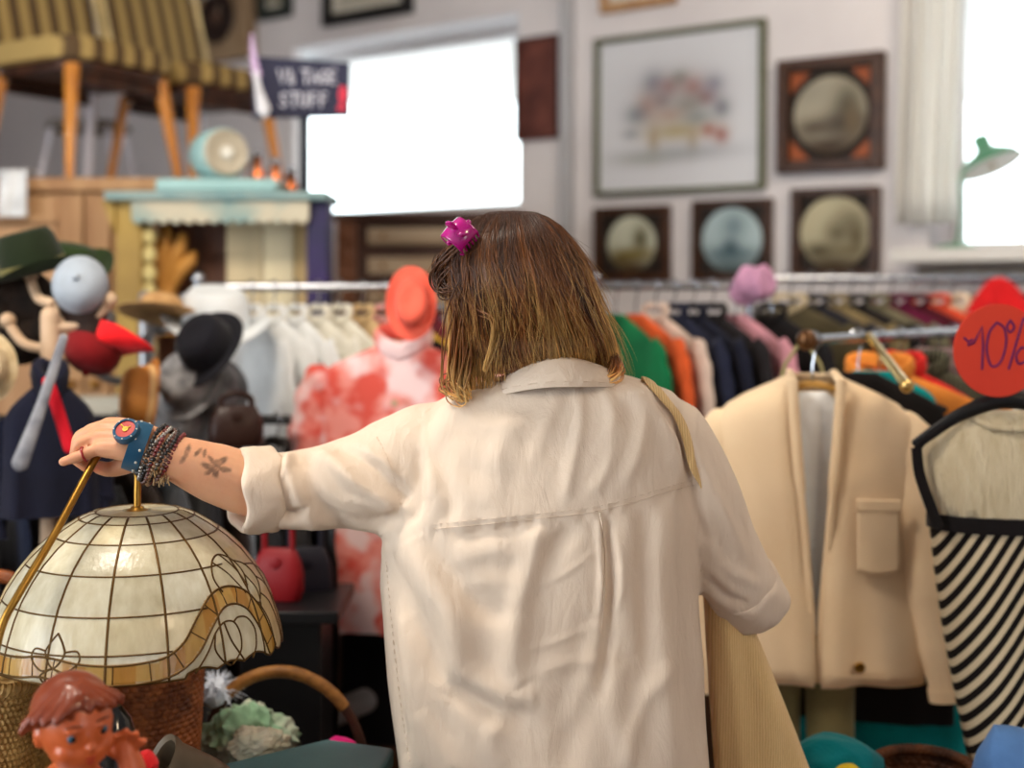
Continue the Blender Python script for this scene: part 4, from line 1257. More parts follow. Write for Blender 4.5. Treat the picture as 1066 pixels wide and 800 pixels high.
# dark brown leather handbag, red purse
def handbag(label, px, py, Y, w, h, mat, yaw=0, name='handbag', drop=.14):
    c = P(px, py, Y)
    t = thing(name, label, 'bag', c, None, yaw)
    R = []
    for f, a, b in ((-1, .7, .6), (-.96, .86, .8), (-.6, 1, 1), (0, 1, .95), (.5, .9, .75), (.9, .72, .45), (1, .6, .25)):
        R.append(ring(w / 2 * a, w * .22 * b, h / 2 * f, 36, px=.6, py=.8))
    g = G(); g.loft(R); g.build('body', mat, t, world=False)
    g = G(); g.tube(spline([(-w * .28, 0, h * .45), (-w * .25, 0, h * .5 + drop * .6), (0, 0, h * .5 + drop), (w * .25, 0, h * .5 + drop * .6), (w * .28, 0, h * .45)], 6), .006, 8); g.build('strap', mat, t, world=False)
    g = G(); g.lathe([(.001, 0), (.01, 0), (.011, .004), (.001, .006)], 14, (0, -w * .17, h * .25), rot(0, PI / 2)); g.build('clasp', mat, t, world=False)
    return t


handbag('dark brown leather handbag hanging below the black hat', 246, 444, 2.6, .11, .085, M('brown_leather', (44, 24, 18), .4, bump=.2, bscale=50), .3, drop=.025)
handbag('red round purse hanging in the dark behind the lampshade', 290, 598, 2.45, .10, .10, M('red_purse', (128, 12, 20), .5), -.2, drop=.12)
handbag('black handbag next to the red purse in the dark', 318, 601, 2.535, .11, .12, M('black_purse', (26, 24, 34), .4), .2, drop=.12)
# silvery cups hanging in the middle
for k, (px, py, lab) in enumerate(((196, 400, 'silvery grey crocheted cap hanging under the white hat'), (186, 440, 'grey knitted cap hanging above the bracelets'), (222, 408, 'pale grey cap beside the black hat'))):
    hat_shape('knitted_cap', lab, P(px, py, 2.72 + .03 * k), A(-.2 + .2 * k, -.8, .5), .055, .06, .02, M('silver_knit_%d' % k, (150 - 14 * k, 150 - 12 * k, 152 - 10 * k), .8, col2=(90, 90, 94), scale=26, bump=.4), None, dent=.05)
# tan boards of furniture behind them
t = thing('pale_cabinet', 'low pale grey cabinet behind the hats and dark clothes', 'cabinet', P(150, 0, 3.25) * A(1, 1, 0))
x0, x1 = P(40, 0, 3.25)[0], P(236, 0, 3.25)[0]
g = G(); g.box(((x0 + x1) / 2, 3.37, .62), (x1 - x0, .08, 1.24)); g.build('carcass', M('pale_cabinet_paint', (176, 172, 160), .6), t, bevel=.004)
for i in range(2):
    xa = x0 + (x1 - x0) * i / 2
    g = G(); g.box((xa + (x1 - x0) / 4, 3.322, .62), ((x1 - x0) / 2 - .012, .02, 1.18)); d = g.build('door', M('pale_cabinet_paint', (176, 172, 160), .6), t, bevel=.003)
    g = G(); g.ball((xa + (x1 - x0) / 4 + (.18 if i == 0 else -.18), 3.30, .8), .013, 10); g.build('knob', BRASS, d)
# dark wooden sideboard down in the shade behind the clothes
t = thing('sideboard', 'dark wooden sideboard low behind the clothes, seen under the flowered blouse', 'sideboard', (.02, 3.93, 0))
g = G(); g.box((.02, 3.93, .42), (1.4, .4, .8)); g.build('carcass', DARKWOOD, t, bevel=.005)
for i in range(3):
    g = G(); g.box((.02 - .46 + .46 * i, 3.72, .45), (.44, .02, .66)); d = g.build('door', M('brown_door', (84, 52, 26), .5, col2=(60, 36, 18), scale=3, stretch=(6, 6, .6)), t, bevel=.003)
    g = G(); g.ball((.02 - .46 + .46 * i + .17, 3.70, .5), .013, 10); g.build('knob', BRASS, d)
# pale tube lying low behind the basket
g = G(); g.tube([P(318, 756, 2.75), P(412, 716, 2.95)], .028, 16)
tag(g.build('cardboard_tube', M('pale_tube', (150, 146, 146), .6)), 'pale grey tube lying slanted behind the handled basket', 'tube')

# dark pedestal that carries the purses
t = thing('display_pedestal', 'black pedestal standing in the dark under the red and black purses', 'pedestal', P(302, 0, 2.52) * A(1, 1, 0))
zp = P(0, 598, 2.45)[2] - .0502
c = P(302, 0, 2.48)
g = G(); g.box((c[0], 2.48, zp - .012), (.22, .24, .024)); g.build('top', HK, t, bevel=.003)
g = G(); g.box((c[0], 2.48, (zp - .024) / 2), (.15, .2, zp - .024)); g.build('column', HK, t, bevel=.003)
# ================================================================== THE TABLE AND WHAT STANDS ON IT
ZT = .62
t = thing('display_table', 'low dark wooden display table under the baskets, doll and lamp', 'table', (-.72, 1.75, 0))
g = G(); g.box((-.72, 1.78, ZT - .015), (1.04, 1.2, .03)); g.build('tabletop', DARKWOOD, t, bevel=.004)
for sx in (-1, 1):
    for sy in (-1, 1):
        g = G(); g.box((-.72 + sx * .47, 1.78 + sy * .55, (ZT - .03) / 2), (.05, .05, ZT - .03), taper=.8); g.build('leg', DARKWOOD, t, bevel=.003)

WICK = M('wicker_brown', (164, 92, 44), .5, col2=(108, 54, 24), scale=30, spec=.35, bump=.2, bscale=90)
WICKL = M('wicker_light', (196, 158, 96), .55, col2=(150, 108, 56), scale=30, spec=.3, bump=.2, bscale=90)
WICKD = M('wicker_dark', (96, 54, 28), .55, col2=(60, 32, 16), scale=30, spec=.3, bump=.2, bscale=90)


def basket(label, c, r0, r1, h, mat, sx=1, sy=1, power=1.0, rows=None, stakes=88, name='wicker_basket', rz=0):
    """woven wall (each rod goes in and out round the stakes), rolled rim and a floor"""
    t = thing(name, label, 'basket', c, None, rz)
    n = stakes * 4
    a = np.arange(n) / n * 2 * PI
    def sq(a):
        c_, s_ = np.cos(a), np.sin(a)
        return np.sign(c_) * np.abs(c_) ** power * sx, np.sign(s_) * np.abs(s_) ** power * sy
    ux, uy = sq(a)
    rows = rows or int(h / .0085)
    R = []
    for i in range(rows):
        for k, bul in ((.1, .0), (.3, .8), (.5, 1), (.7, .8), (.9, 0)):
            z = (i + k) / rows
            r = r0 + (r1 - r0) * z + .0026 * bul * np.cos(a * stakes / 2 + PI * (i % 2)) + .0022 * bul
            R.append(np.stack([ux * r, uy * r, np.full(n, z * h)], 1))
    g = G(); g.loft(R, cap=(True, False)); w = g.build('woven_wall', mat, t, world=False, sharp=70, solid=.004, fix=False)
    g = G()
    for ph in (0, PI):
        m = 240
        b = np.arange(m) / m * 2 * PI
        bx, by = sq(b)
        rr = r1 + .0045 * np.cos(b * 30 + ph)
        g.tube(np.stack([bx * rr, by * rr, h + .004 + .005 * np.sin(b * 30 + ph)], 1), .0055, 7, closed=True)
    g.build('rim', mat, t, world=False)
    return t


basket('round brown wicker basket under the lampshade', (P(140, 0, 1.99)[0], 1.99, ZT), .085, .102, 1.5 - (708 - HY) / F * 1.9 - ZT, WICK)
basket('light straw coloured wicker hamper at the lower left picture edge', (-.80, 1.83, ZT), .125, .135, 1.5 - (728 - HY) / F * 1.72 - ZT, WICKL, power=.45, sy=.75, stakes=130)
basket('reddish wicker basket peeking over the light hamper', (-.90, 2.13, ZT), .13, .15, 1.5 - (690 - HY) / F * 2.05 - ZT, WICK, sy=.8)
# handle of the basket at the left edge behind the lamp arm
c = A(-.90, 2.13, 1.5 - (690 - HY) / F * 2.05)
g = G(); g.tube(spline([P(-60, 640, 2.1), P(-30, 603, 2.1), P(0, 600, 2.1), P(18, 610, 2.1), P(24, 650, 2.1), P(24, 695, 2.1)], 6), .011, 10)
hnd = g.build('handle', WICK, [o for o in COL.objects if o.get('label', '').startswith('reddish wicker')][0])
# cream cloth bag between hamper and brown basket
g = G(); c = P(62, 712, 1.99)
bb = G(); bb.ball(c, (.05, .04, .055), 40); v = np.vstack(bb.V); v = v + (v - c) * .25 * smooth_noise(v * 40, 5)[:, None]; v[:, 2] = np.where(v[:, 2] < c[2], ZT + (v[:, 2] - c[2] + .055) * 4.2 * .55, v[:, 2]); v[:, 2] = np.maximum(v[:, 2], ZT)
g.add(v, bb.F); tag(g.build('cloth_bundle', cloth('cream_bundle', (226, 214, 190))), 'cream cloth bundle pushed between the hamper and the brown basket', 'cloth')

# basket with a tall hoop handle and mint cloth
hb = A(-.375, 2.11, ZT)
t = basket('dark shallow basket with a tall hoop handle and mint cloth in it', tuple(hb), .095, .115, .085, WICKD, stakes=80)
pts = spline([P(219, 812, 2.11), P(216, 778, 2.11), P(222, 748, 2.11), P(242, 718, 2.11), P(272, 702, 2.11), P(306, 701, 2.11), P(338, 716, 2.11), P(362, 742, 2.11), P(376, 775, 2.11), P(379, 812, 2.11)], 6)
g = G(); g.tube(pts, .0085, 12); hd = g.build('handle', M('dark_cane', (64, 36, 26), .45), t)
g = G(); g.tube(pts[17:42], .0105, 12); w = g.build('handle_wrap', M('tan_wrap', (158, 108, 52), .55, col2=(126, 82, 38), scale=60), hd)
MINT = M('mint_cloth', (136, 174, 142), .85, col2=(196, 204, 184), scale=11, contrast=(.45, .6), bump=.15, sheen=.1)


def crumple(name, label, cat, c, r, mat, amp=.25, freq=26, seed=1, n=96, floor=None):
    c = np.asarray(c, float)
    b = G(); b.ball(c, r, n)
    v = np.vstack(b.V); d = (v - c)
    n0 = smooth_noise(v * freq * 1.1, seed, 2)
    rr_ = np.random.default_rng(seed)
    fold = np.zeros(len(v))
    for i in range(5):          # soft gathered folds running in a few directions
        k = rr_.normal(size=3); k /= np.linalg.norm(k)
        fold += (1 - np.abs(np.sin(v @ k * freq * rr_.uniform(1.6, 3.2) + 1.6 * n0 + rr_.uniform(0, 6))) ** .7) * rr_.uniform(.4, 1)
    fold = fold / 3 - .45
    v = c + d * (1 + amp * .55 * n0 + amp * 1.3 * fold)[:, None]
    if floor is not None:
        v[:, 2] = np.maximum(v[:, 2], floor)
    g = G(); g.add(v, b.F)
    return tag(g.build(name, mat, sharp=75), label, cat)


crumple('mint_cloth', 'crumpled mint green and white cloth lying in the hoop handled basket', 'cloth', P(258, 772, 2.1), (.082, .07, .062), MINT, .30, 58, 11)
crumple('lace_cloth', 'cream lace cloth folded on the mint cloth in front', 'cloth', P(268, 775, 2.02), (.05, .03, .028), M('lace_cream', (214, 206, 186), .85, col2=(186, 190, 166), scale=20, bump=.3), .30, 85, 14)
crumple('magenta_cloth', 'bit of magenta cloth between the hoop handle and the teal case', 'cloth', P(354, 778, 2.05), (.03, .02, .02), cloth('magenta', (214, 28, 120)), .2, 40, 12)
# white feather fluff
g = G(); r = np.random.default_rng(4)
c = P(226, 722, 2.12)
for i in range(170):
    d = r.normal(size=3); d[2] = abs(d[2]) * .8; d /= np.linalg.norm(d)
    L_ = r.uniform(.03, .052)
    g.tube([c, c + d * L_ * .6, c + d * L_ + A(0, 0, -.008)], [.0016, .0022, .0006], 4, flat=.4)
g.ball(c, .026, 14)
tag(g.build('feather_puff', M('feather_white', (214, 222, 234), .9, transl=.2)), 'fluffy white feather puff standing up behind the mint cloth', 'feather')
# small pale figure by the cloth
# teal leatherette case
TEAL = M('teal_leatherette', (84, 124, 128), .5, col2=(74, 112, 118), scale=8, bump=.15, bscale=300)
zq = .82
cor = [A(-.285, 1.975, 0), A(-.44, 1.855, 0), A(-.42, 1.62, 0), A(-.215, 1.60, 0), A(-.20, 1.75, 0), A(-.178, 1.935, 0)]
t = thing('teal_case', 'flat teal leatherette case between the hoop basket and the woman', 'case', (-.3, 1.8, ZT))
def slab(z0, z1, s=1.0):
    cc = sum(cor) / len(cor)
    q = [cc + (k - cc) * s for k in cor]
    return [[k + A(0, 0, z0) for k in q], [k + A(0, 0, z1) for k in q]]
g = G(); g.loft(slab(ZT, zq - .03, .985)); g.build('body', TEAL, t, bevel=.006)
g = G(); g.loft(slab(zq - .03, zq)); g.build('lid', TEAL, t, bevel=.006)
g = G(); g.tube(spline([A(-.36, 1.60, .72), A(-.35, 1.575, .73), A(-.29, 1.57, .73), A(-.28, 1.597, .72)], 5), .006, 8); g.build('handle', M('tan_wrap', (158, 108, 52), .55), t)

# black glazed jug and stoneware mug
t = thing('black_jug', 'shiny black glazed jug behind the doll\'s hand', 'jug', P(118, 0, 1.63) * A(1, 1, 0) + A(0, 0, ZT))
zj = 1.5 - (735 - HY) / F * 1.63 - ZT
g = G(); g.lathe([(.001, 0), (.028, 0), (.036, .06), (.038, zj * .6), (.034, zj * .85), (.022, zj * .96), (.01, zj), (.001, zj)], 28); g.build('body', M('black_glaze', (16, 18, 20), .15, coat=.5), t, world=False)
g = G(); g.tube(spline([(.03, .0, zj * .8), (.055, 0, zj * .75), (.055, 0, zj * .55), (.036, 0, zj * .5)], 5), .005, 8); g.build('handle', M('black_glaze', (16, 18, 20), .15), t, world=False)
t = thing('stoneware_mug', 'grey brown stoneware tankard lying tilted before the mint cloth', 'mug', P(192, 0, 1.74) * A(1, 1, 0) + A(0, 0, ZT))
ax = aim(A(-.75, -.5, .55)); c = P(192, 800, 1.74)
SW = M('stoneware', (120, 104, 84), .5, col2=(88, 74, 58), scale=10)
g = G(); g.lathe([(.001, -.06), (.024, -.06), (.028, -.03), (.029, .02), (.033, .03), (.033, .038), (.026, .034), (.024, -.03), (.001, -.04)], 32, c, ax); g.build('body', SW, t)
g = G(); g.tube([c + ax @ A(0, 0, -.06), A(c[0], c[1], ZT + .005)], [.018, .045], 14); g.build('stand', SW, t)

# ------------------------------------------------------------------ the doll
DYY = 1.42
dh = P(78, 752, DYY)
sD = DYY / F
DSK = M('doll_skin', (214, 108, 58), .35, col2=(204, 96, 48), scale=6, spec=.5, coat=.2)
t = thing('doll', 'orange celluloid baby doll with moulded curls in front of the light hamper', 'doll', (dh[0], DYY, ZT))
fd = A(.62, -.72, -.22); fd /= np.linalg.norm(fd)       # where the face looks
upv = A(-.12, 0, 1); rt_ = np.cross(fd, upv); rt_ /= np.linalg.norm(rt_); upd = np.cross(rt_, fd)
RD_ = np.stack([rt_, fd, upd], 1)                        # local x right, y front, z up


def dl(x, y, z):
    return dh + RD_ @ A(x, y, z)


b = G()
b.ball(dh, (.040, .043, .046), 32, R=RD_)
b.ball(dl(0, .012, -.020), (.034, .034, .028), 24, R=RD_)
for s in (-1, 1):
    b.ball(dl(s * .018, .026, -.016), (.0155, .0145, .0145), 18, R=RD_)
    b.ball(dl(s * .039, -.004, -.008), (.006, .009, .013), 14, R=RD_)
b.ball(dl(0, .0445, -.008), (.0055, .006, .005), 14, R=RD_)
b.ball(dl(0, .040, .001), (.004, .005, .009), 14, R=RD_)
b.ball(dl(0, .033, -.036), (.012, .010, .009), 14, R=RD_)
b.ball(dl(0, .0405, -.0205), (.008, .0045, .0028), 14, R=RD_)
b.ball(dl(0, .0400, -.0255), (.0065, .0042, .0028), 14, R=RD_)
for s in (-1, 1):
    b.ball(dl(s * .016, .0385, .014), (.010, .005, .003), 14, R=RD_)
nb = dl(0, -.004, -.05)
torso = A(nb[0] - .005, nb[1] + .01, 0)
b.tube([dl(0, 0, -.03), nb, A(torso[0], torso[1], nb[2] - .03)], [.02, .018, .026], 16, round_caps=True)
b.tube([A(torso[0], torso[1], nb[2] - .04), A(torso[0], torso[1], nb[2] - .09), A(torso[0], torso[1], nb[2] - .15), A(torso[0], torso[1] - .005, nb[2] - .19)], [.040, .047, .050, .048], 20, round_caps=True)
hip = A(torso[0], torso[1], nb[2] - .19)
for s in (-1, 1):
    lt = A(.75, -.66, 0); sd_ = A(.66, .75, 0)
    q = hip + sd_ * s * .028
    kz = ZT + .035
    b.tube([q, q + lt * .05 + A(0, 0, -.03), A(q[0] + lt[0] * .06, q[1] + lt[1] * .06, (q[2] + kz) / 2), A(q[0] + lt[0] * .05, q[1] + lt[1] * .05, ZT + .025)], [.027, .027, .022, .017], 14, round_caps=True)
    b.tube([A(q[0] + lt[0] * .045, q[1] + lt[1] * .045, ZT + .016), A(q[0] + lt[0] * .09, q[1] + lt[1] * .09, ZT + .013)], [.015, .011], 12, round_caps=True)
sh = A(torso[0], torso[1], nb[2] - .045)
# the hand beside the face (right of it in the picture) and a lowered arm
ha = P(132, 782, DYY + .02)
b.tube(spline([sh + A(.035, .02, 0), P(120, 826, DYY + .04), P(140, 815, DYY + .02), ha], 5), np.interp(np.arange(16), [0, 8, 15], [.019, .017, .0125]), 14, round_caps=True)
b.ball(ha + A(-.003, 0, .006), (.014, .010, .015), 16)
for k, (dx, dz) in enumerate(((-.012, .020), (-.003, .024), (.008, .021), (.017, .013))):
    b.tube([ha + A(dx * .6, 0, .006), ha + A(dx, -.006, dz * .8), ha + A(dx + .006, -.012, dz + .002)], [.0056, .005, .0042], 10, round_caps=True)
b.tube([ha + A(-.010, -.002, -.004), ha + A(-.018, -.008, .004), ha + A(-.020, -.010, .012)], [.006, .0055, .0045], 10, round_caps=True)
hl = sh + A(-.06, -.06, -.10)
b.tube(spline([sh + A(-.035, 0, 0), sh + A(-.065, -.02, -.05), hl], 5), np.linspace(.019, .013, 11), 14, round_caps=True)
b.ball(hl + A(0, -.01, -.01), (.014, .012, .016), 16)
for dx in (-.010, -.003, .004, .011):
    b.tube([hl + A(dx, -.01, -.015), hl + A(dx * 1.2, -.018, -.030)], [.005, .0042], 8, round_caps=True)
b.tube([hl + A(.010, -.012, -.006), hl + A(.018, -.022, -.014)], [.0052, .004], 8, round_caps=True)
v, f, n_ = voxel(b, .0022, 2)
g = G(); g.add(v, f); g.build('body', DSK, t, sharp=180, fix=False)
# moulded hair: a cap with combed curls, scalloped over the brow
HRM = M('doll_hair', (156, 74, 38), .32, col2=(120, 50, 26), scale=8, coat=.3)
hb_ = G()
hb_.ball(dl(0, -.014, .010), (.0440, .038, .0420), 32, R=RD_)
r = np.random.default_rng(12)
for az in np.linspace(-1.9, 1.9, 13):
    for k in range(2):
        ex = A(math.sin(az), math.cos(az), 0)
        ze = .0325 - .034 * (abs(az) / 1.9) ** 2 + .003 * math.sin(az * 5 + 1)
        q_ = lambda z, e: math.sqrt(max(1e-6, .0465 ** 2 - z * z)) + e
        p = [dl(*(ex * .010 + A(0, -.004, .0455))), dl(*(ex * q_(min(ze + .011, .043), .001) + A(0, -.002, min(ze + .011, .043)))),
             dl(*(ex * q_(ze + .005, .0015) + A(.003 * (1 if k else -1), -.002, ze + .005))), dl(*(ex * q_(ze, .0005) + A(.008 * (1 if k else -1), -.002, ze)))]
        hb_.tube(spline(p, 5), np.interp(np.arange(16), [0, 8, 15], [.005, .0062, .0045]), 10, round_caps=True)
v, f, n_ = voxel(hb_, .002, 1)
g = G(); g.add(v, f); g.build('hair', HRM, t, sharp=180, fix=False)
EYEW = M('eye_blue', (70, 100, 120), .2); EYED = M('eye_dark', (24, 24, 28), .15)
LIP = M('doll_lip', (176, 40, 34), .35); BROW = M('doll_brow', (110, 44, 22), .5)
for s in (-1, 1):
    g = G(); g.ball(dl(s * .0160, .0360, .004), (.0066, .0038, .0056), 18, R=RD_); e = g.build('eye', EYEW, t)
    g = G(); g.ball(dl(s * .0160 + .0004, .0384, .004), (.0034, .0022, .0038), 14, R=RD_); g.build('pupil', EYED, e)
    g = G(); g.tube([dl(s * .024, .0352, .017), dl(s * .016, .0402, .0205), dl(s * .008, .0408, .0185)], .0011, 6); g.build('eyebrow', BROW, t)
g = G(); g.tube(spline([dl(-.0075, .0418, -.0215), dl(-.003, .0452, -.0200), dl(0, .0450, -.0208), dl(.003, .0452, -.0200), dl(.0075, .0418, -.0215)], 4), .0015, 8); g.tube(spline([dl(-.006, .0420, -.0235), dl(0, .0448, -.0262), dl(.006, .0420, -.0235)], 4), .0017, 8); g.build('mouth', LIP, t)
# white bib with red trim
g = G(); tz = nb[2] - .03
g.loft([ring(.030, .030, tz + .012, 40, 1, 1, torso[0], torso[1]), ring(.044, .044, tz - .01, 40, 1, 1, torso[0], torso[1]), ring(.053, .053, tz - .06, 40, 1, 1, torso[0], torso[1]), ring(.062, .060, tz - .14, 40, 1, 1, torso[0], torso[1])], cap=(False, False))
g.build('dress', cloth('doll_white', (226, 220, 214)), t, solid=.003)
g = G(); a = np.arange(40) / 40 * 2 * PI; g.tube(np.stack([torso[0] + .046 * np.cos(a), torso[1] + .046 * np.sin(a), np.full(40, tz - .012)], 1), .005, 8, closed=True); g.build('collar_trim', cloth('doll_red', (200, 32, 40)), t)
crumple('red_cloth', 'small red cloth beside the doll\'s raised hand', 'cloth', P(150, 797, 1.5), (.016, .014, .016), cloth('red_rag', (206, 36, 40)), .2, 60, 15)

# ------------------------------------------------------------------ low table at the right with folded things
ZR = .50
t = thing('low_table', 'low wooden table at the right under the teal and blue cloth', 'table', (.85, 2.3, 0))
g = G(); g.box((.83, 2.12, ZR - .015), (.95, .42, .03)); g.build('tabletop', PINE, t, bevel=.004)
for sx in (-1, 1):
    for sy in (-1, 1):
        g = G(); g.box((.83 + sx * .44, 2.12 + sy * .17, (ZR - .03) / 2), (.04, .04, ZR - .03)); g.build('leg', PINE, t)
crumple('teal_cloth', 'crumpled teal cloth lying under the olive trousers', 'cloth', P(866, 812, 2.08), (.08, .075, .075), cloth('teal_cloth', (0, 116, 124)), .22, 18, 21, floor=ZR)
garment('skirt', 'turquoise skirt hanging lowest below the black vest', 'skirt', R0 + RD * .265, math.radians(-20), cloth('turquoise_skirt', (0, 140, 140)), w=.34, L=.98, sleeve=0, collar=False, seed=777)
crumple('denim_cloth', 'blue denim garment folded in a heap in the lower right corner', 'cloth', P(1050, 800, 1.98), (.06, .05, .075), cloth('denim', (84, 124, 178)), .18, 16, 23, floor=ZR)
crumple('yellow_cloth', 'small yellow cloth between teal cloth and the table edge', 'cloth', P(884, 812, 2.0), (.026, .02, .024), cloth('yellow_rag', (226, 196, 40)), .2, 40, 24, floor=None)
basket('round wicker tray at the bottom between black vest and striped skirt', tuple(P(962, 0, 2.1) * A(1, 1, 0) + A(0, 0, ZR)), .06, .075, 1.5 - (800 - HY) / F * 2.1 - ZR, WICKD, stakes=60)

# ================================================================== THE LEADED LAMP
SX, SY_, = 143, 1.83
sc_ = SY_ / F
cx0 = P(SX, 0, SY_)[0]
prof_px = [(14, 531.5), (46, 533), (60, 539), (73, 547), (90, 559), (105, 573), (117, 588), (128, 605), (136, 623), (142, 641), (146, 657), (148, 670)]
rr = np.array([q[0] for q in prof_px]) * sc_
zz = EYE - (np.array([q[1] for q in prof_px]) - HY) * sc_
LP_ = P(-13, 0, 1.60)
t = thing('table_lamp', 'leaded capiz shell lamp on an arched brass arm held by the woman', 'lamp', (LP_[0], 1.60, ZT))
cum = np.concatenate([[0], np.cumsum(np.hypot(np.diff(rr), np.diff(zz)))]); cum /= cum[-1]


TOFF = math.radians(16.2)               # the side that faces the room's middle


def shade(th, v, off=0.0):
    """point of the shade, th from the side facing the camera (to the right +), v 0 top .. 1 rim"""
    v = np.clip(v, 0, 1.04)
    r = np.interp(v, cum, rr); z = np.interp(v, cum, zz)
    ex = np.maximum(v - 1, 0)
    z = z - ex * .25; r = r + ex * .03
    dr, dz = np.interp(v + .02, cum, rr) - np.interp(v - .02, cum, rr), np.interp(v + .02, cum, zz) - np.interp(v - .02, cum, zz)
    l = np.hypot(dr, dz) + 1e-9
    r = r + off * (-dz / l); z = z + off * (dr / l)
    return np.stack(np.broadcast_arrays(cx0 + r * np.sin(th + TOFF), SY_ - r * np.cos(th + TOFF), z), -1)


# garland, arch and tulip drawn in (degrees, v); the drawing repeats on the far side
GAR = spline([(-80, .955), (-62, .955), (-47, .945), (-38, .93), (-30, .935), (-22, .95), (-10, .96), (2, .955), (12, .935), (20, .875), (27, .775), (34, .70), (41, .675), (48, .69), (54, .74), (58, .82), (61, .92), (63.5, 1.0)], 8)
GAR2 = spline([(64, 1.03), (74, .97), (86, .955), (100, .955)], 8)


def edge_v(th_deg):
    """lower edge: straight with scalloped leaves right of the arch"""
    d = ((th_deg + 80) % 180) - 80
    e = 1.0 + 0 * d
    e = np.where((d > 17) & (d < 56), .985 - .02 * np.abs(np.sin((d - 17) / 13 * PI)), e)
    e = np.where(d >= 56, .985 + .028 * np.abs(np.sin((d - 56) / 10 * PI)), e)
    return e


NT, NV = 540, 64
th = np.linspace(-PI, PI, NT, endpoint=False)
tdeg = ((np.degrees(th) + 80) % 180) - 80
PEARL, PEARL2, AMB, AMB2 = lin((240, 238, 222)), lin((206, 204, 178)), lin((222, 182, 104)), lin((196, 146, 72))
gl = np.array(GAR)
vv = np.linspace(0, 1, NV)
ev = edge_v(np.degrees(th))
V3, C3 = [], []
r_ = np.random.default_rng(21)
rows_v = [0.0, .21, .345, .52, .71, .875, 1.1]
tone = r_.uniform(-.14, .14, (16, 8)); warm = r_.uniform(0, 1, (16, 8))
for j in range(NV):
    v = vv[j] * ev
    V3.append(shade(th, v))
    rloc = np.interp(v, cum, rr)
    dx = (tdeg[:, None] - gl[None, :, 0]) * PI / 180 * rloc[:, None]
    dy = (v[:, None] - gl[None, :, 1]) * .29
    dist = np.sqrt(dx ** 2 + dy ** 2).min(1)
    seg = (np.floor((np.degrees(th) + 11.25) / 22.5).astype(int)) % 16
    row = np.searchsorted(rows_v, v, side='right') - 1
    base = PEARL[None] * (1 + tone[seg, row])[:, None]
    k = (warm[seg, row] * .75)[:, None]
    base = base * (1 - k) + base * np.array([1.0, .90, .68])[None] * k
    am = (dist < .0125)
    # leaves on the right are warm, a few amber pieces
    leaf = (tdeg > 56) & (v > .45)
    base = np.where(leaf[:, None], base * np.array([1.0, .93, .78]), base)
    acol = np.where((np.floor(tdeg / 9) % 2 == 0)[:, None], AMB[None], AMB2[None] * 1.15)
    C3.append(np.where(am[:, None], acol, base))
g = G()
faces = [(j * NT + i, j * NT + (i + 1) % NT, (j + 1) * NT + (i + 1) % NT, (j + 1) * NT + i) for j in range(NV - 1) for i in range(NT)]
g.add(np.vstack(V3), faces, 0, np.vstack(C3))
CAPIZ = M('capiz_shell', (255, 255, 255), .22, attr=True, col2=(232, 228, 216), scale=26, stretch=(3, 3, .6), contrast=(.3, .75), bump=.12, bscale=60, transl=.38, spec=.5, coat=.25)
lsh = g.build('lampshade', CAPIZ, t, sharp=180, solid=.0025, fix=True)
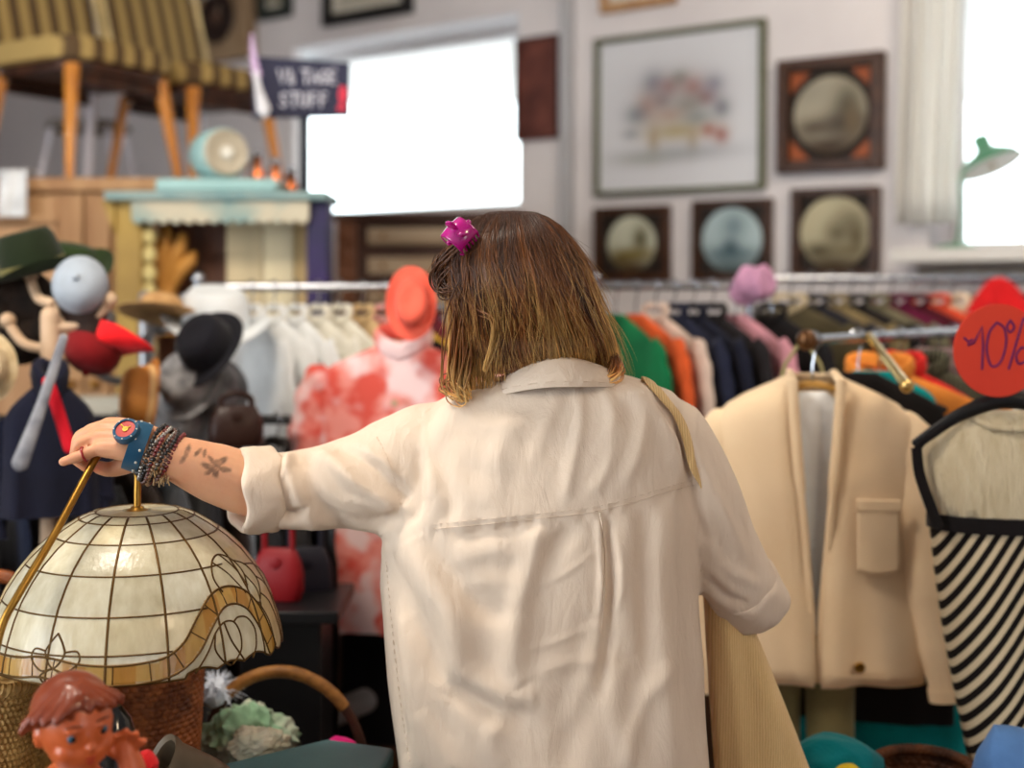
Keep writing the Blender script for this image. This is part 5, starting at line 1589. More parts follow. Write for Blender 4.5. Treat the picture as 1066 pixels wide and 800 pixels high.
# lead cames
LEAD = M('lead_came', (92, 66, 30), .45, metal=.7)
g = G()
def came(pts_deg_v, r=.0021, n=6):
    q = np.asarray(pts_deg_v, float)
    g.tube(shade(np.radians(q[:, 0]), q[:, 1], .0008), r, n, flat=.8)
def gar_v(d):
    """v where the garland's upper edge cuts the meridian d (or the rim)"""
    return None
for k in range(16):
    d = -168.75 + 22.5 * k
    dd = ((d + 80) % 180) - 80
    v1 = float(edge_v(np.array(d)))
    came([(d, q) for q in np.linspace(0.13, v1, 30)])
for v in (.21, .345, .52, .71, .875):
    for s0 in (-80, 100):
        hi = {.52: 128, .71: 110, .875: 93}.get(v, 180)
        m = 60
        came([(s0 + q, v) for q in np.linspace(0, hi, m)], .0017)
for s0 in (0, 180):
    sh_ = lambda L_: [(q[0] + s0, q[1]) for q in L_]
    # both edges of the garland
    tang = np.gradient(gl, axis=0)
    for s in (-1, 1):
        off = []
        for q, tg in zip(gl, tang):
            rl = np.interp(q[1], cum, rr)
            tx, ty = tg[0] * PI / 180 * rl, tg[1] * .29
            l = math.hypot(tx, ty)
            nx, ny = -ty / l * .0125 * s, tx / l * .0125 * s
            vvn = q[1] + ny / .29
            if vvn < 1.01:
                off.append((q[0] + nx / rl * 180 / PI, min(vvn, 1.0)))
        if len(off) > 3:
            came(sh_(off))
    # cross joints of the garland
    for idx in range(4, len(gl), 9):
        q, tg = gl[idx], tang[idx]
        rl = np.interp(q[1], cum, rr); tx, ty = tg[0] * PI / 180 * rl, tg[1] * .29; l = math.hypot(tx, ty)
        came(sh_([(q[0] - ty / l * o_ / rl * 180 / PI, min(1, q[1] + tx / l * o_ / .29)) for o_ in np.linspace(-.0125, .0125, 4)]), .0013)
    # tulip at the left
    T0 = -31
    for L_ in ([(T0, .78), (T0 - 3, .83), (T0 - 4, .875), (T0, .93), (T0 + 4, .875), (T0 + 3, .83), (T0, .78)],
               [(T0 - 4, .86), (T0 - 9, .855), (T0 - 10, .90), (T0 - 5, .945), (T0, .93)], [(T0 + 4, .86), (T0 + 9, .855), (T0 + 10, .90), (T0 + 5, .945), (T0, .93)],
               [(T0, .93), (T0 - 5, .965), (T0 - 3, 1.0)], [(T0, .93), (T0 + 5, .965), (T0 + 3, 1.0)]):
        came(sh_(spline(L_, 5)), .0018)
    # scroll inside the arch
    for L_ in ([(21, .985), (27, .90), (31, .83), (36, .79), (41, .80), (43, .86), (42, .93), (37, .985)], [(31, .83), (30, .90), (33, .96), (36, .985)], [(36, .79), (38, .88), (43, .98)], [(48, .985), (51, .93), (52, .86), (49, .80), (44, .785), (41, .80)]):
        came(sh_(spline(L_, 6)), .0018)
    # leaves right of the arch
    for L_ in ([(40, .655), (38, .58), (42, .50), (50, .47), (58, .52), (60, .60), (56, .68)], [(42, .50), (48, .57), (54, .69)], [(50, .47), (55, .55), (58, .66)], [(58, .52), (66, .56), (70, .64), (66, .72), (61, .76), (57, .71)], [(60, .60), (64, .70), (62, .78)],
               [(61, .76), (65, .86), (66, 1.0)], [(66, .72), (73, .80), (77, 1.0)], [(70, .64), (80, .74), (88, 1.0)], [(66, .56), (80, .60), (92, .72), (98, .94)]):
        came(sh_(spline(L_, 6)), .0018)
# rim came
q = np.linspace(-180, 180, 361)[:-1]
g.tube(shade(np.radians(q), edge_v(q), 0), .0018, 6, closed=True)
g.tube(shade(np.radians(np.linspace(-180, 180, 80, endpoint=False)), .13, .0008), .0016, 6, closed=True)
g.build('lead_came', LEAD, lsh, sharp=180)
g = G(); g.lathe([(.001, .006), (.008, .006), (.010, .003), (.014, .0015), (.016, -.001), (.001, -.003)], 28, (cx0, SY_, zz[0])); g.build('shade_cap', BRASS, lsh)
# brass arm: up from its foot, over the top inside her hand, down to the shade
arm = spline([A(LP_[0], 1.60, ZT + .02), P(-13, 900, 1.60), P(-12, 760, 1.60), P(-6, 690, 1.605), P(3, 650, 1.615), P(20, 618, 1.63), P(57, 556, 1.68), P(96, 484, 1.752), P(112, 462, 1.785), P(126, 458, 1.81), P(138, 468, 1.825), P(143, 490, SY_), P(143, 515, SY_), A(cx0, SY_, zz[0] + .004)], 8)
g = G(); g.tube(arm, .0053, 12); g.build('arm', BRASS, t)
g = G(); g.lathe([(.001, 0), (.06, 0), (.062, .008), (.04, .018), (.012, .026), (.001, .026)], 32, (LP_[0], 1.60, ZT)); g.build('base', BRASS, t)
g = G(); g.lathe([(.001, .0), (.017, 0), (.019, -.03), (.017, -.045), (.001, -.045)], 20, (cx0, SY_, zz[0] - .004)); sk = g.build('socket', BRASS, t)
g = G(); g.ball((cx0, SY_, zz[0] - .085), (.028, .028, .036), 20); g.build('bulb', M('bulb_glass', (226, 224, 214), .2, spec=.5), sk)
# ================================================================== THE WOMAN
PB = A(.055, 1.87, 0)
t = thing('person', 'woman seen from behind in an oversized cream shirt, reaching left to hold the lamp', 'person', PB)
SKIN = M('skin', (222, 168, 132), .45, col2=(212, 152, 116), scale=14, spec=.35, sss=.25, bump=.06, bscale=180)
# ink of the tattoo as a mask painted per vertex over the skin
_nt = SKIN.node_tree
_b = _nt.nodes['Principled BSDF']
_old = _b.inputs['Base Color'].links[0].from_socket
_a = _nt.nodes.new('ShaderNodeAttribute'); _a.attribute_name = 'Col'
_m = _nt.nodes.new('ShaderNodeMix'); _m.data_type = 'RGBA'; _m.blend_type = 'MULTIPLY'; _m.inputs['Factor'].default_value = 1
_nt.links.new(_old, _m.inputs['A']); _nt.links.new(_a.outputs['Color'], _m.inputs['B']); _nt.links.new(_m.outputs['Result'], _b.inputs['Base Color'])

b = G()
# ---- head, turned left and bowed
H = P(541, 303, 1.80)
fh = A(-.80, .56, -.26); fh /= np.linalg.norm(fh)
rt = np.cross(fh, A(0, 0, 1)); rt /= np.linalg.norm(rt); uph = np.cross(rt, fh)
RH = np.stack([rt, fh, uph], 1)
hl = lambda x, y, z: H + RH @ A(x, y, z)
b.ball(hl(0, -.006, .016), (.068, .084, .078), 36, R=RH)
b.ball(hl(0, .022, -.028), (.062, .070, .075), 30, R=RH)
b.ball(hl(0, .050, -.078), (.036, .036, .030), 24, R=RH)          # chin
for s in (-1, 1):
    b.ball(hl(s * .038, .052, -.024), (.026, .026, .024), 20, R=RH)   # cheek
    b.ball(hl(s * .030, .074, .024), (.026, .012, .009), 18, R=RH)    # brow
    b.ball(hl(s * .044, .020, -.060), (.018, .034, .020), 18, R=RH)   # jaw
    b.ball(hl(s * .073, -.012, -.012), (.008, .018, .030), 18, R=RH)  # ear
b.tube([hl(0, .082, .020), hl(0, .093, .004), hl(0, .104, -.014)], [.008, .010, .012], 14, round_caps=True)
for s in (-1, 1):
    b.ball(hl(s * .012, .094, -.017), (.009, .010, .008), 14, R=RH)
b.ball(hl(0, .085, -.046), (.022, .010, .0055), 18, R=RH)
b.ball(hl(0, .083, -.057), (.019, .010, .006), 18, R=RH)
# ---- neck and trunk
b.tube([hl(0, .0, -.055), P(572, 368, 1.862), P(580, 400, 1.880)], [.046, .044, .050], 24, round_caps=True)
def tr(z, a, d, cx=.06, cy=1.87, p=.85):
    q = ring(a, d, z, 40, p, p, cx, cy); return q
b.loft([tr(.80, .10, .08), tr(.84, .155, .11), tr(.92, .172, .118), tr(1.0, .155, .10), tr(1.08, .135, .09), tr(1.16, .140, .09), tr(1.24, .145, .085), tr(1.29, .135, .07), tr(1.33, .10, .055), tr(1.36, .065, .045)])
# ---- legs
for s in (-1, 1):
    x = .06 + s * .088
    b.tube([A(x, 1.87, .88), A(x + s * .004, 1.865, .66), A(x + s * .004, 1.872, .48), A(x, 1.862, .36), A(x, 1.872, .20), A(x, 1.88, .08)], [.086, .074, .054, .054, .042, .036], 22, round_caps=True)
    b.tube([A(x, 1.862, .055), A(x + s * .01, 1.94, .045), A(x + s * .016, 2.04, .035)], [.036, .038, .030], 16, round_caps=True)
# ---- left arm
SHL = P(462, 474, 1.868); ELB = P(302, 512, 1.845); WRI = P(150, 467, 1.775)
b.tube(spline([A(-.01, 1.87, 1.27), SHL, (SHL + ELB) / 2 + A(0, 0, -.012), ELB], 6), np.interp(np.arange(19), [0, 6, 12, 18], [.05, .045, .042, .041]), 22, round_caps=True)
fa = spline([ELB, P(262, 505, 1.825), P(222, 492, 1.805), P(182, 477, 1.785), WRI], 6)
b.tube(fa, np.interp(np.arange(25), [0, 6, 12, 18, 24], [.041, .0455, .042, .0315, .0265]), 24, round_caps=True)
# ---- left hand: the metacarpals, four fingers and the thumb, closed round the brass arm
KN = {'i': P(113, 443, 1.800), 'm': P(106, 447, 1.786), 'r': P(102, 456, 1.770), 'p': P(104, 467, 1.756)}
WB = {'i': P(150, 456, 1.790), 'm': P(151, 462, 1.782), 'r': P(151, 469, 1.772), 'p': P(151, 477, 1.762)}
for k in 'imrp':
    mid = (KN[k] + WB[k]) / 2 + A(0, 0, .004)
    b.tube(spline([WB[k] + A(.012, 0, 0), mid, KN[k]], 5), np.interp(np.arange(11), [0, 5, 10], [.0165, .0150, .0118]), 14, round_caps=True)
FING = {'p': ([KN['p'], P(91, 472, 1.750), P(77, 477, 1.748), P(66, 481, 1.748)], [.0098, .0086, .0076, .0064]),
        'r': ([KN['r'], P(83, 462, 1.766), P(79, 477, 1.770), P(90, 487, 1.774)], [.0105, .0092, .0082, .0070]),
        'm': ([KN['m'], P(84, 455, 1.790), P(80, 473, 1.794), P(91, 485, 1.792)], [.0108, .0096, .0084, .0072]),
        'i': ([KN['i'], P(92, 450, 1.806), P(85, 467, 1.812), P(93, 480, 1.808)], [.0105, .0094, .0082, .0070])}
for k, (p, r) in FING.items():
    q = spline(p, 5)
    b.tube(q, np.interp(np.arange(len(q)) / (len(q) - 1), [0, .33, .66, 1], r) * (1 + .05 * np.cos(np.arange(len(q)) / 5 * 2 * PI)), 14, round_caps=True)
b.tube(spline([P(146, 476, 1.785), P(130, 484, 1.800), P(115, 489, 1.795), P(104, 487, 1.786), P(99, 485, 1.781)], 5), np.interp(np.arange(21), [0, 5, 10, 15, 20], [.017, .0145, .0108, .0098, .0078]), 14, round_caps=True)
# ---- right arm, bent forwards in front of her
SHR = P(688, 478, 1.868); ELR = P(766, 600, 1.90); WRR = A(.235, 2.10, 1.17)
b.tube(spline([A(.13, 1.87, 1.27), SHR, (SHR + ELR) / 2, ELR], 6), np.interp(np.arange(19), [0, 6, 12, 18], [.05, .044, .042, .041]), 22, round_caps=True)
b.tube(spline([ELR, ELR * .6 + WRR * .4, WRR], 8), np.interp(np.arange(17), [0, 6, 16], [.041, .043, .026]), 22, round_caps=True)
hd_ = A(-.35, .9, .1); hd_ /= np.linalg.norm(hd_); hs = A(.9, .35, 0)
for k, (o_, l) in enumerate(((-.030, .066), (-.010, .076), (.010, .070), (.028, .055))):
    kn = WRR + hd_ * .085 + hs * o_
    b.tube([WRR + hs * o_ * .6, kn], [.016, .012], 12, round_caps=True)
    b.tube(spline([kn, kn + hd_ * l * .4 + A(0, 0, -.006), kn + hd_ * l * .72 + A(0, 0, -.022), kn + hd_ * l * .8 + A(0, 0, -.042)], 4), np.linspace(.0100, .0070, 13), 12, round_caps=True)
b.tube(spline([WRR + hs * -.02, WRR + hs * -.048 + hd_ * .035 + A(0, 0, -.01), WRR + hs * -.058 + hd_ * .07 + A(0, 0, -.02)], 5), np.linspace(.015, .0085, 11), 12, round_caps=True)
BV, BF_, BN = voxel(b, .0027, 2)
# tattoo mask on the forearm: small leafy sprays
px = CX + BV[:, 0] * F / BV[:, 1]; py = HY + (EYE - BV[:, 2]) * F / BV[:, 1]
ink = np.zeros(len(BV))
SPR = [[(218, 487, 8, 3, .5), (230, 481, 7, 3, -.6), (224, 492, 5, 3, 1.2), (234, 489, 6, 2.5, .2), (226, 483, 4, 4, 0), (221, 480, 6, 2, .9), (217, 492, 4, 2, -.4)],
       [(195, 470, 7, 2.2, 1.9), (191, 478, 5, 2, 2.2), (206, 471, 5, 1.8, 2.3), (213, 472, 4, 1.8, 1.7)], [(197, 520, 7, 2.5, .6), (202, 526, 6, 2.5, .9), (191, 514, 5, 2, .6), (176, 506, 5, 2, 1.2)]]
front = (BN[:, 1] < .3) & (BV[:, 1] < 1.9) & (px < 250) & (px > 165)
for grp in SPR:
    for x, y, a_, b_, ang in grp:
        u_ = (px - x) * math.cos(ang) + (py - y) * math.sin(ang); v_ = -(px - x) * math.sin(ang) + (py - y) * math.cos(ang)
        ink = np.maximum(ink, np.clip(1.6 - ((u_ / a_) ** 2 + (v_ / b_) ** 2) * .85, 0, 1))
ink = ink * front * (.75 + .25 * smooth_noise(BV * 400, 8))
col = 1 - ink[:, None] * (1 - np.array([.16, .17, .19]))
red = np.exp(-(np.linalg.norm(BV - P(97, 487, 1.778), axis=1) / .012) ** 2)[:, None]      # warm fingertips
col = col * (1 - red * np.array([0, .35, .35]))
g = G(); g.add(BV, BF_, 0, col)
body = g.build('body', SKIN, t, sharp=180, fix=False)
# ---- face details
EW = M('eye_white', (230, 226, 222), .2); IR = M('iris', (70, 84, 88), .2)
for s in (-1, 1):
    g = G(); g.ball(hl(s * .031, .071, .006), (.0125, .0115, .0095), 20, R=RH); e = g.build('eye', EW, t)
    g = G(); g.ball(hl(s * .031, .0785, .004), (.0055, .0045, .0055), 16, R=RH); g.build('iris', IR, e)
    g = G()
    for k in range(9):
        a_ = (k - 4) / 4
        p0 = hl(s * .031 + a_ * .0125, .080 - abs(a_) * .006, .012 - abs(a_) * .004)
        g.tube([p0, p0 + RH @ A(a_ * .003, .008, -.001), p0 + RH @ A(a_ * .005, .013, .003)], [.0005, .0004, .0002], 4)
    g.build('eyelashes', M('lash', (30, 20, 16), .6), e)
    g = G(); g.tube(spline([hl(s * .014, .084, .026), hl(s * .030, .087, .033), hl(s * .048, .074, .029)], 5), np.interp(np.arange(11), [0, 5, 10], [.002, .0026, .001]), 6); g.build('eyebrow', M('brow', (110, 74, 48), .7), t)
g = G(); g.tube(spline([hl(-.021, .085, -.049), hl(-.006, .0945, -.0455), hl(0, .0945, -.047), hl(.006, .0945, -.0455), hl(.021, .085, -.049)], 4), .0032, 8, round_caps=True)
g.tube(spline([hl(-.019, .084, -.053), hl(0, .0925, -.058), hl(.019, .084, -.053)], 4), .0035, 8, round_caps=True); g.build('lips', M('lips', (196, 110, 100), .4), t)

# ------------------------------------------------------------------ shirt
SHIRT = M('cream_cotton', (220, 200, 179), .8, col2=(226, 208, 189), scale=4, spec=.2, sheen=.03)
# woven micro bump and fine creases
_nt = SHIRT.node_tree; _N, _L = _nt.nodes, _nt.links
_tc = _N.new('ShaderNodeTexCoord')
_mp = _N.new('ShaderNodeMapping'); _mp.inputs['Scale'].default_value = (1, 1, .35); _mp.inputs['Rotation'].default_value = (0, .5, 0)
_L.new(_tc.outputs['Object'], _mp.inputs[0])
_n1 = _N.new('ShaderNodeTexNoise'); _n1.inputs['Scale'].default_value = 38; _n1.inputs['Detail'].default_value = 5; _n1.inputs['Roughness'].default_value = .55; _n1.inputs['Distortion'].default_value = .6
_L.new(_mp.outputs[0], _n1.inputs[0])
_n2 = _N.new('ShaderNodeTexNoise'); _n2.inputs['Scale'].default_value = 900; _L.new(_tc.outputs['Object'], _n2.inputs[0])
_ad = _N.new('ShaderNodeMath'); _ad.operation = 'MULTIPLY_ADD'; _ad.inputs[1].default_value = .06
_L.new(_n2.outputs['Fac'], _ad.inputs[0]); _L.new(_n1.outputs['Fac'], _ad.inputs[2])
_bp = _N.new('ShaderNodeBump'); _bp.inputs['Strength'].default_value = .5; _bp.inputs['Distance'].default_value = .007
_L.new(_ad.outputs[0], _bp.inputs['Height']); _L.new(_bp.outputs['Normal'], _N['Principled BSDF'].inputs['Normal'])

s_ = G()
YS = 1.80                                  # depth at which the outline is measured


def sr(py, xl, xr, d, cy=1.87, p=.8, n=64):
    z = P(0, py, YS)[2]
    a0, a1 = P(xl, py, YS)[0], P(xr, py, YS)[0]
    q = ring((a1 - a0) / 2, d, z, n, p, .8, (a0 + a1) / 2, cy)
    return q


s_.loft([sr(388, 548, 622, .040, 1.855), sr(393, 525, 650, .062, 1.857), sr(401, 497, 682, .082, 1.86), sr(411, 474, 704, .098, 1.862), sr(425, 450, 716, .112), sr(445, 437, 722, .124), sr(475, 424, 724, .134), sr(510, 408, 726, .140), sr(545, 398, 729, .145),
         sr(580, 392, 731, .148), sr(620, 391, 733, .150), sr(670, 394, 736, .152), sr(720, 399, 739, .155), sr(770, 405, 742, .158), sr(820, 412, 745, .16), sr(868, 414, 747, .162), sr(905, 418, 748, .16)])
la = spline([P(500, 470, 1.865), P(450, 478, 1.865), P(400, 497, 1.858), P(345, 507, 1.852), P(300, 510, 1.845), P(262, 510, 1.828)], 6)
s_.tube(la, np.interp(np.arange(len(la)), [0, 6, 12, 18, 24, 30], [.070, .082, .080, .064, .055, .054]), 28, round_caps=False)
ra = spline([P(655, 462, 1.865), P(693, 468, 1.866), P(724, 520, 1.868), P(746, 566, 1.878), P(764, 600, 1.89), P(776, 618, 1.91), P(782, 630, 1.93)], 6)
s_.tube(ra, np.interp(np.arange(len(ra)), [0, 6, 12, 18, 24, 30, 36], [.066, .074, .068, .060, .056, .052, .050]), 28)
SV, SF, SN = voxel(s_, .0042, 10)


def fold(L_, amp, wid, kind='ridge'):
    return (spline([A(x, y, 0) for x, y in L_], 6)[:, :2], amp, wid, kind)


FOLDS = [
    # yoke: creases from the collar and right shoulder
    fold([(600, 402), (604, 440), (594, 490), (588, 520)], .0040, 7), fold([(625, 398), (638, 435), (630, 480), (618, 515)], .0050, 8), fold([(645, 398), (668, 430), (664, 470), (650, 505)], .0050, 8),
    fold([(662, 404), (690, 440), (704, 480), (712, 500)], .006, 9), fold([(678, 412), (706, 450), (722, 495)], -.008, 6), fold([(584, 400), (570, 440), (556, 480)], .0025, 9),
    fold([(500, 412), (470, 430), (448, 470), (446, 520)], .006, 12), fold([(470, 420), (500, 440), (555, 440)], .0035, 12), fold([(440, 440), (470, 480), (520, 500)], -.0030, 16),
    fold([(452, 470), (470, 520), (462, 548)], -.006, 9), fold([(540, 430), (520, 470), (500, 530)], .0035, 16), fold([(640, 445), (620, 500)], -.0035, 7),
    # armhole and sleeve
    fold([(437, 468), (440, 505), (432, 535), (410, 553)], -.008, 8), fold([(425, 540), (395, 556), (360, 560)], .006, 8), fold([(428, 530), (390, 520), (352, 490), (330, 470)], .0075, 9),
    fold([(420, 540), (380, 545), (345, 535)], -.004, 8), fold([(425, 520), (395, 492), (372, 474), (350, 465)], -.0060, 7), fold([(310, 462), (318, 490), (330, 520), (350, 545), (362, 562)], -.0085, 9),
    fold([(298, 468), (300, 492), (312, 520), (330, 548)], .007, 8), fold([(290, 530), (306, 535), (320, 527)], -.007, 5), fold([(284, 545), (305, 542), (330, 548)], .006, 7),
    fold([(290, 500), (300, 480), (306, 466)], .005, 6), fold([(340, 470), (372, 500), (410, 525)], .005, 7), fold([(380, 470), (400, 482), (412, 500)], .004, 6), fold([(360, 520), (385, 527), (405, 535)], .0035, 5),
    # below the arm: big soft draught of cloth towards the middle
    fold([(400, 575), (420, 620), (448, 672), (466, 710), (510, 738), (550, 752)], -.010, 13), fold([(430, 560), (450, 600), (470, 640), (474, 690), (462, 722)], .011, 18),
    fold([(440, 560), (470, 600), (500, 632), (530, 640)], -.008, 14), fold([(470, 560), (530, 552), (560, 545)], -.006, 8), fold([(560, 548), (556, 590), (540, 640), (535, 690), (545, 712)], .011, 16),
    fold([(470, 585), (510, 575), (545, 578)], .0022, 9), fold([(480, 612), (515, 606), (540, 606)], .0016, 9), fold([(600, 545), (570, 580), (550, 640)], -.007, 12),
    fold([(620, 575), (590, 596), (552, 615)], .0016, 4), fold([(545, 678), (580, 668), (625, 650)], .0016, 4), fold([(480, 700), (520, 722), (560, 728)], .006, 14),
    # right part: vertical drape
    fold([(624, 538), (627, 590), (626, 640)], .0060, 4), fold([(630, 538), (634, 590), (634, 650), (626, 720)], -.0080, 6), fold([(618, 640), (600, 720), (592, 800)], -.006, 18), fold([(655, 540), (652, 600), (660, 680)], .006, 12),
    fold([(690, 530), (684, 600), (690, 700), (700, 800)], .007, 14), fold([(672, 530), (670, 600), (676, 700)], -.006, 10), fold([(712, 520), (716, 600), (724, 700), (730, 800)], -.005, 10),
    fold([(660, 800), (640, 740), (650, 690)], .005, 14), fold([(470, 800), (455, 770), (440, 740)], .004, 12), fold([(420, 640), (430, 720), (440, 800)], .006, 12), fold([(405, 620), (412, 700), (425, 790)], -.005, 7),
    fold([(520, 800), (510, 770), (530, 740)], .0035, 12), fold([(590, 760), (610, 700), (625, 640)], .005, 12), fold([(700, 690), (670, 730), (650, 800)], .0045, 10),
    fold([(640, 555), (646, 600), (640, 640)], .004, 5), fold([(560, 700), (600, 690), (640, 690)], .0025, 8),
    # right sleeve
    fold([(722, 470), (745, 520), (775, 580)], .006, 8), fold([(710, 470), (728, 540), (760, 600)], -.006, 8), fold([(735, 560), (755, 590), (790, 610)], .005, 7), fold([(730, 500), (735, 540), (745, 580)], .004, 6), fold([(735, 600), (755, 622), (780, 630)], -.006, 6),
]


def displace(SV, SN):
    px = CX + SV[:, 0] * F / SV[:, 1]; py = HY + (EYE - SV[:, 2]) * F / SV[:, 1]
    q = np.stack([px, py], 1)
    w = np.clip(-SN[:, 1] * 1.6 + .15, 0, 1)
    D = np.zeros(len(SV))
    for L_, amp, wid, kind in FOLDS:
        lo, hi = L_.min(0) - wid * 3.2, L_.max(0) + wid * 3.2
        m = np.where((q > lo).all(1) & (q < hi).all(1))[0]
        if not len(m):
            continue
        a, bb = L_[:-1], L_[1:]
        d = bb - a
        tt = ((q[m][:, None] - a[None]) * d[None]).sum(2) / ((d ** 2).sum(1)[None] + 1e-9)
        tc = np.clip(tt, 0, 1)
        dist = np.linalg.norm(q[m][:, None] - (a[None] + tc[..., None] * d[None]), axis=2)
        i = dist.argmin(1)
        s = (i + tc[np.arange(len(m)), i]) / len(a)
        env = np.sin(np.clip(s, .0, 1) * PI) ** .5 * .85 + .15
        dm = dist[np.arange(len(m)), i]
        x = dm / wid
        D[m] += 1.55 * amp * env * (np.exp(-x ** 2) - .30 * np.exp(-(x / 2.2) ** 2))
    # the yoke is a second layer that ends in a small step
    yx = np.array([380, 448, 541, 624, 723, 760]); yy = np.array([556, 550, 541, 531, 504, 490])
    up = np.interp(px, yx, yy) - py
    yok = 1 / (1 + np.exp(-up / 1.2))
    D += .0022 * yok * (px > 440) * (px < 726)
    g_ = np.exp(-((up + 4) / 7) ** 2)
    D += g_ * .0016 * np.sin(px * .30 + 2 * np.sin(px * .07)) * (px > 445) * (px < 724)
    D *= w
    # soft general unevenness, on every side of the shirt
    D += .0020 * smooth_noise(SV * A(26, 26, 13), 31, 3) + .0016 * smooth_noise(SV * A(60, 60, 30), 32, 2)
    hang = np.clip((1.15 - SV[:, 2]) / .4, 0, 1)
    D += .006 * hang * (1 - w) * np.sin(np.arctan2(SV[:, 1] - 1.87, SV[:, 0] - .06) * 11)
    return SV + SN * D[:, None]


SV = displace(SV, SN)
g = G(); g.add(SV, SF)
shirt = g.build('shirt', SHIRT, t, sharp=180, fix=False)
SBVH = BVHTree.FromPolygons([Vector(v) for v in SV.tolist()], SF)
CAMP = Vector((0, 0, EYE))


def on_shirt(px, py, off=.001):
    d = Vector(P(px, py, 1.0)) - CAMP; d.normalize()
    h, n, i, _ = SBVH.ray_cast(CAMP, d)
    if h is None:
        return None
    return np.array(h) + np.array(n) * off


def seam(L_, r=.0011, dash=None, off=.0005, k=30):
    q = spline([A(x, y, 0) for x, y in L_], k)
    p = [on_shirt(a[0], a[1], off) for a in q]
    p = [x for x in p if x is not None]
    g = G()
    if dash:
        i = 0
        while i + dash < len(p):
            g.tube(p[i:i + dash], r, 5, flat=.7); i += dash + max(1, dash // 2)
    else:
        g.tube(p, r, 6, flat=.6)
    return g


seam([(452, 551), (541, 542), (624, 532), (700, 511), (723, 505)]).build('yoke_seam', SHIRT, shirt)
seam([(452, 546), (541, 537), (624, 527), (700, 506), (721, 500)], .0008, 3, k=40).build('yoke_stitching', SHIRT, shirt)
seam([(392, 455), (404, 480), (412, 505), (418, 530)], .0009, 3, k=24).build('shoulder_stitching', SHIRT, shirt)
seam([(402, 585), (408, 650), (418, 740), (427, 795)], .0010, 3, k=40).build('side_seam', SHIRT, shirt)
g = G()
for (x0, y0), (x1, y1) in (((634, 534), (628, 640)), ):
    q = spline([A(624, 533, 0), A(629, 575, 0), A(628, 620, 0), A(625, 660, 0)], 16)
    p = [on_shirt(a[0], a[1], .0012) for a in q]
    g.tube(p, np.linspace(.0022, .0006, len(p)), 8, flat=.6)
g.build('box_pleat', SHIRT, shirt)
# collar: a fold-over band round the neck
def cr(py_b, py_l, py_r, rad, ry, cxp=581, cy=1.838, n=40, gap=.55):
    a = np.linspace(-PI / 2 - (PI - gap), -PI / 2 + (PI - gap), n)
    x = P(cxp, 0, YS)[0] + rad * np.cos(a); y = cy + ry * np.sin(a)
    zb = P(0, py_b, YS)[2]; zl = P(0, py_l, YS)[2]; zr = P(0, py_r, YS)[2]
    c = np.cos(a)
    z = zb + np.where(c < 0, (zl - zb) * np.abs(c) ** 1.8, (zr - zb) * np.abs(c) ** 1.8)
    z = z - .03 * np.clip(np.sin(a), 0, 1)
    return np.stack([x, y, z], 1)


g = G()
g.loft([cr(376, 396, 392, .070, .070), cr(371, 394, 388, .074, .074), cr(370.5, 393.5, 387.5, .0785, .078), cr(374, 397, 390, .083, .083), cr(386, 404, 394, .089, .091), cr(397, 412, 400, .096, .098), cr(399.5, 414, 402, .0955, .0975), cr(398, 412, 400, .092, .094)], closed=False)
colr = g.build('collar', SHIRT, shirt, sharp=80, solid=.0016, fix=False)
g = G()
for off_, rad_ in ((394.5, .0885),):
    q = cr(off_, off_ + 14, off_ + 4, .0955, .0975)
    i = 2
    while i < 37:
        g.tube(q[i:i + 2] + (q[i:i + 2] - A(P(581, 0, YS)[0], 1.838, 0)) * A(.004, .004, 0), .0007, 4); i += 2
g.build('collar_stitching', SHIRT, colr)


# rolled cuffs
def cuff(cen, axis, rad, length, name, seed, flat=1.0, up=(0, 0, 1)):
    """turned-back cloth: runs along the sleeve, folds over and comes back inside"""
    R = aim(axis, up)
    n = 56
    a = np.arange(n) / n * 2 * PI
    R_ = []
    prof = [(1.00, 0), (1.07, .02), (1.12, .12), (1.11, .35), (1.13, .6), (1.12, .85), (1.09, .97), (1.02, 1.02), (.95, .97), (.93, .8), (.92, .4)]
    for k, l in prof:
        wob = 1 + .022 * np.sin(3 * a + l * 2.2 + seed) + .018 * np.sin(7 * a + l * 5 + 1.3 * seed) + .010 * np.sin(13 * a - l * 8)
        rr_ = rad * k * wob
        R_.append(np.stack([rr_ * np.cos(a), rr_ * flat * np.sin(a), length * l + .004 * np.sin(2 * a + seed) + .003 * np.sin(5 * a)], 1) @ R.T + cen)
    g = G(); g.loft(R_, cap=(False, False))
    return g.build(name, SHIRT, shirt, sharp=70, solid=.0014, fix=False)


c0, c1 = P(286, 510, 1.838), P(248, 512, 1.815)
cuff(c0, c1 - c0, .0535, np.linalg.norm(c1 - c0), 'rolled_cuff', 1.0, flat=1.02)
c0 = P(770, 606, 1.895)
cuff(c0, A(.035, .045, -.055), .050, .062, 'rolled_cuff', 2.3, flat=1.0)
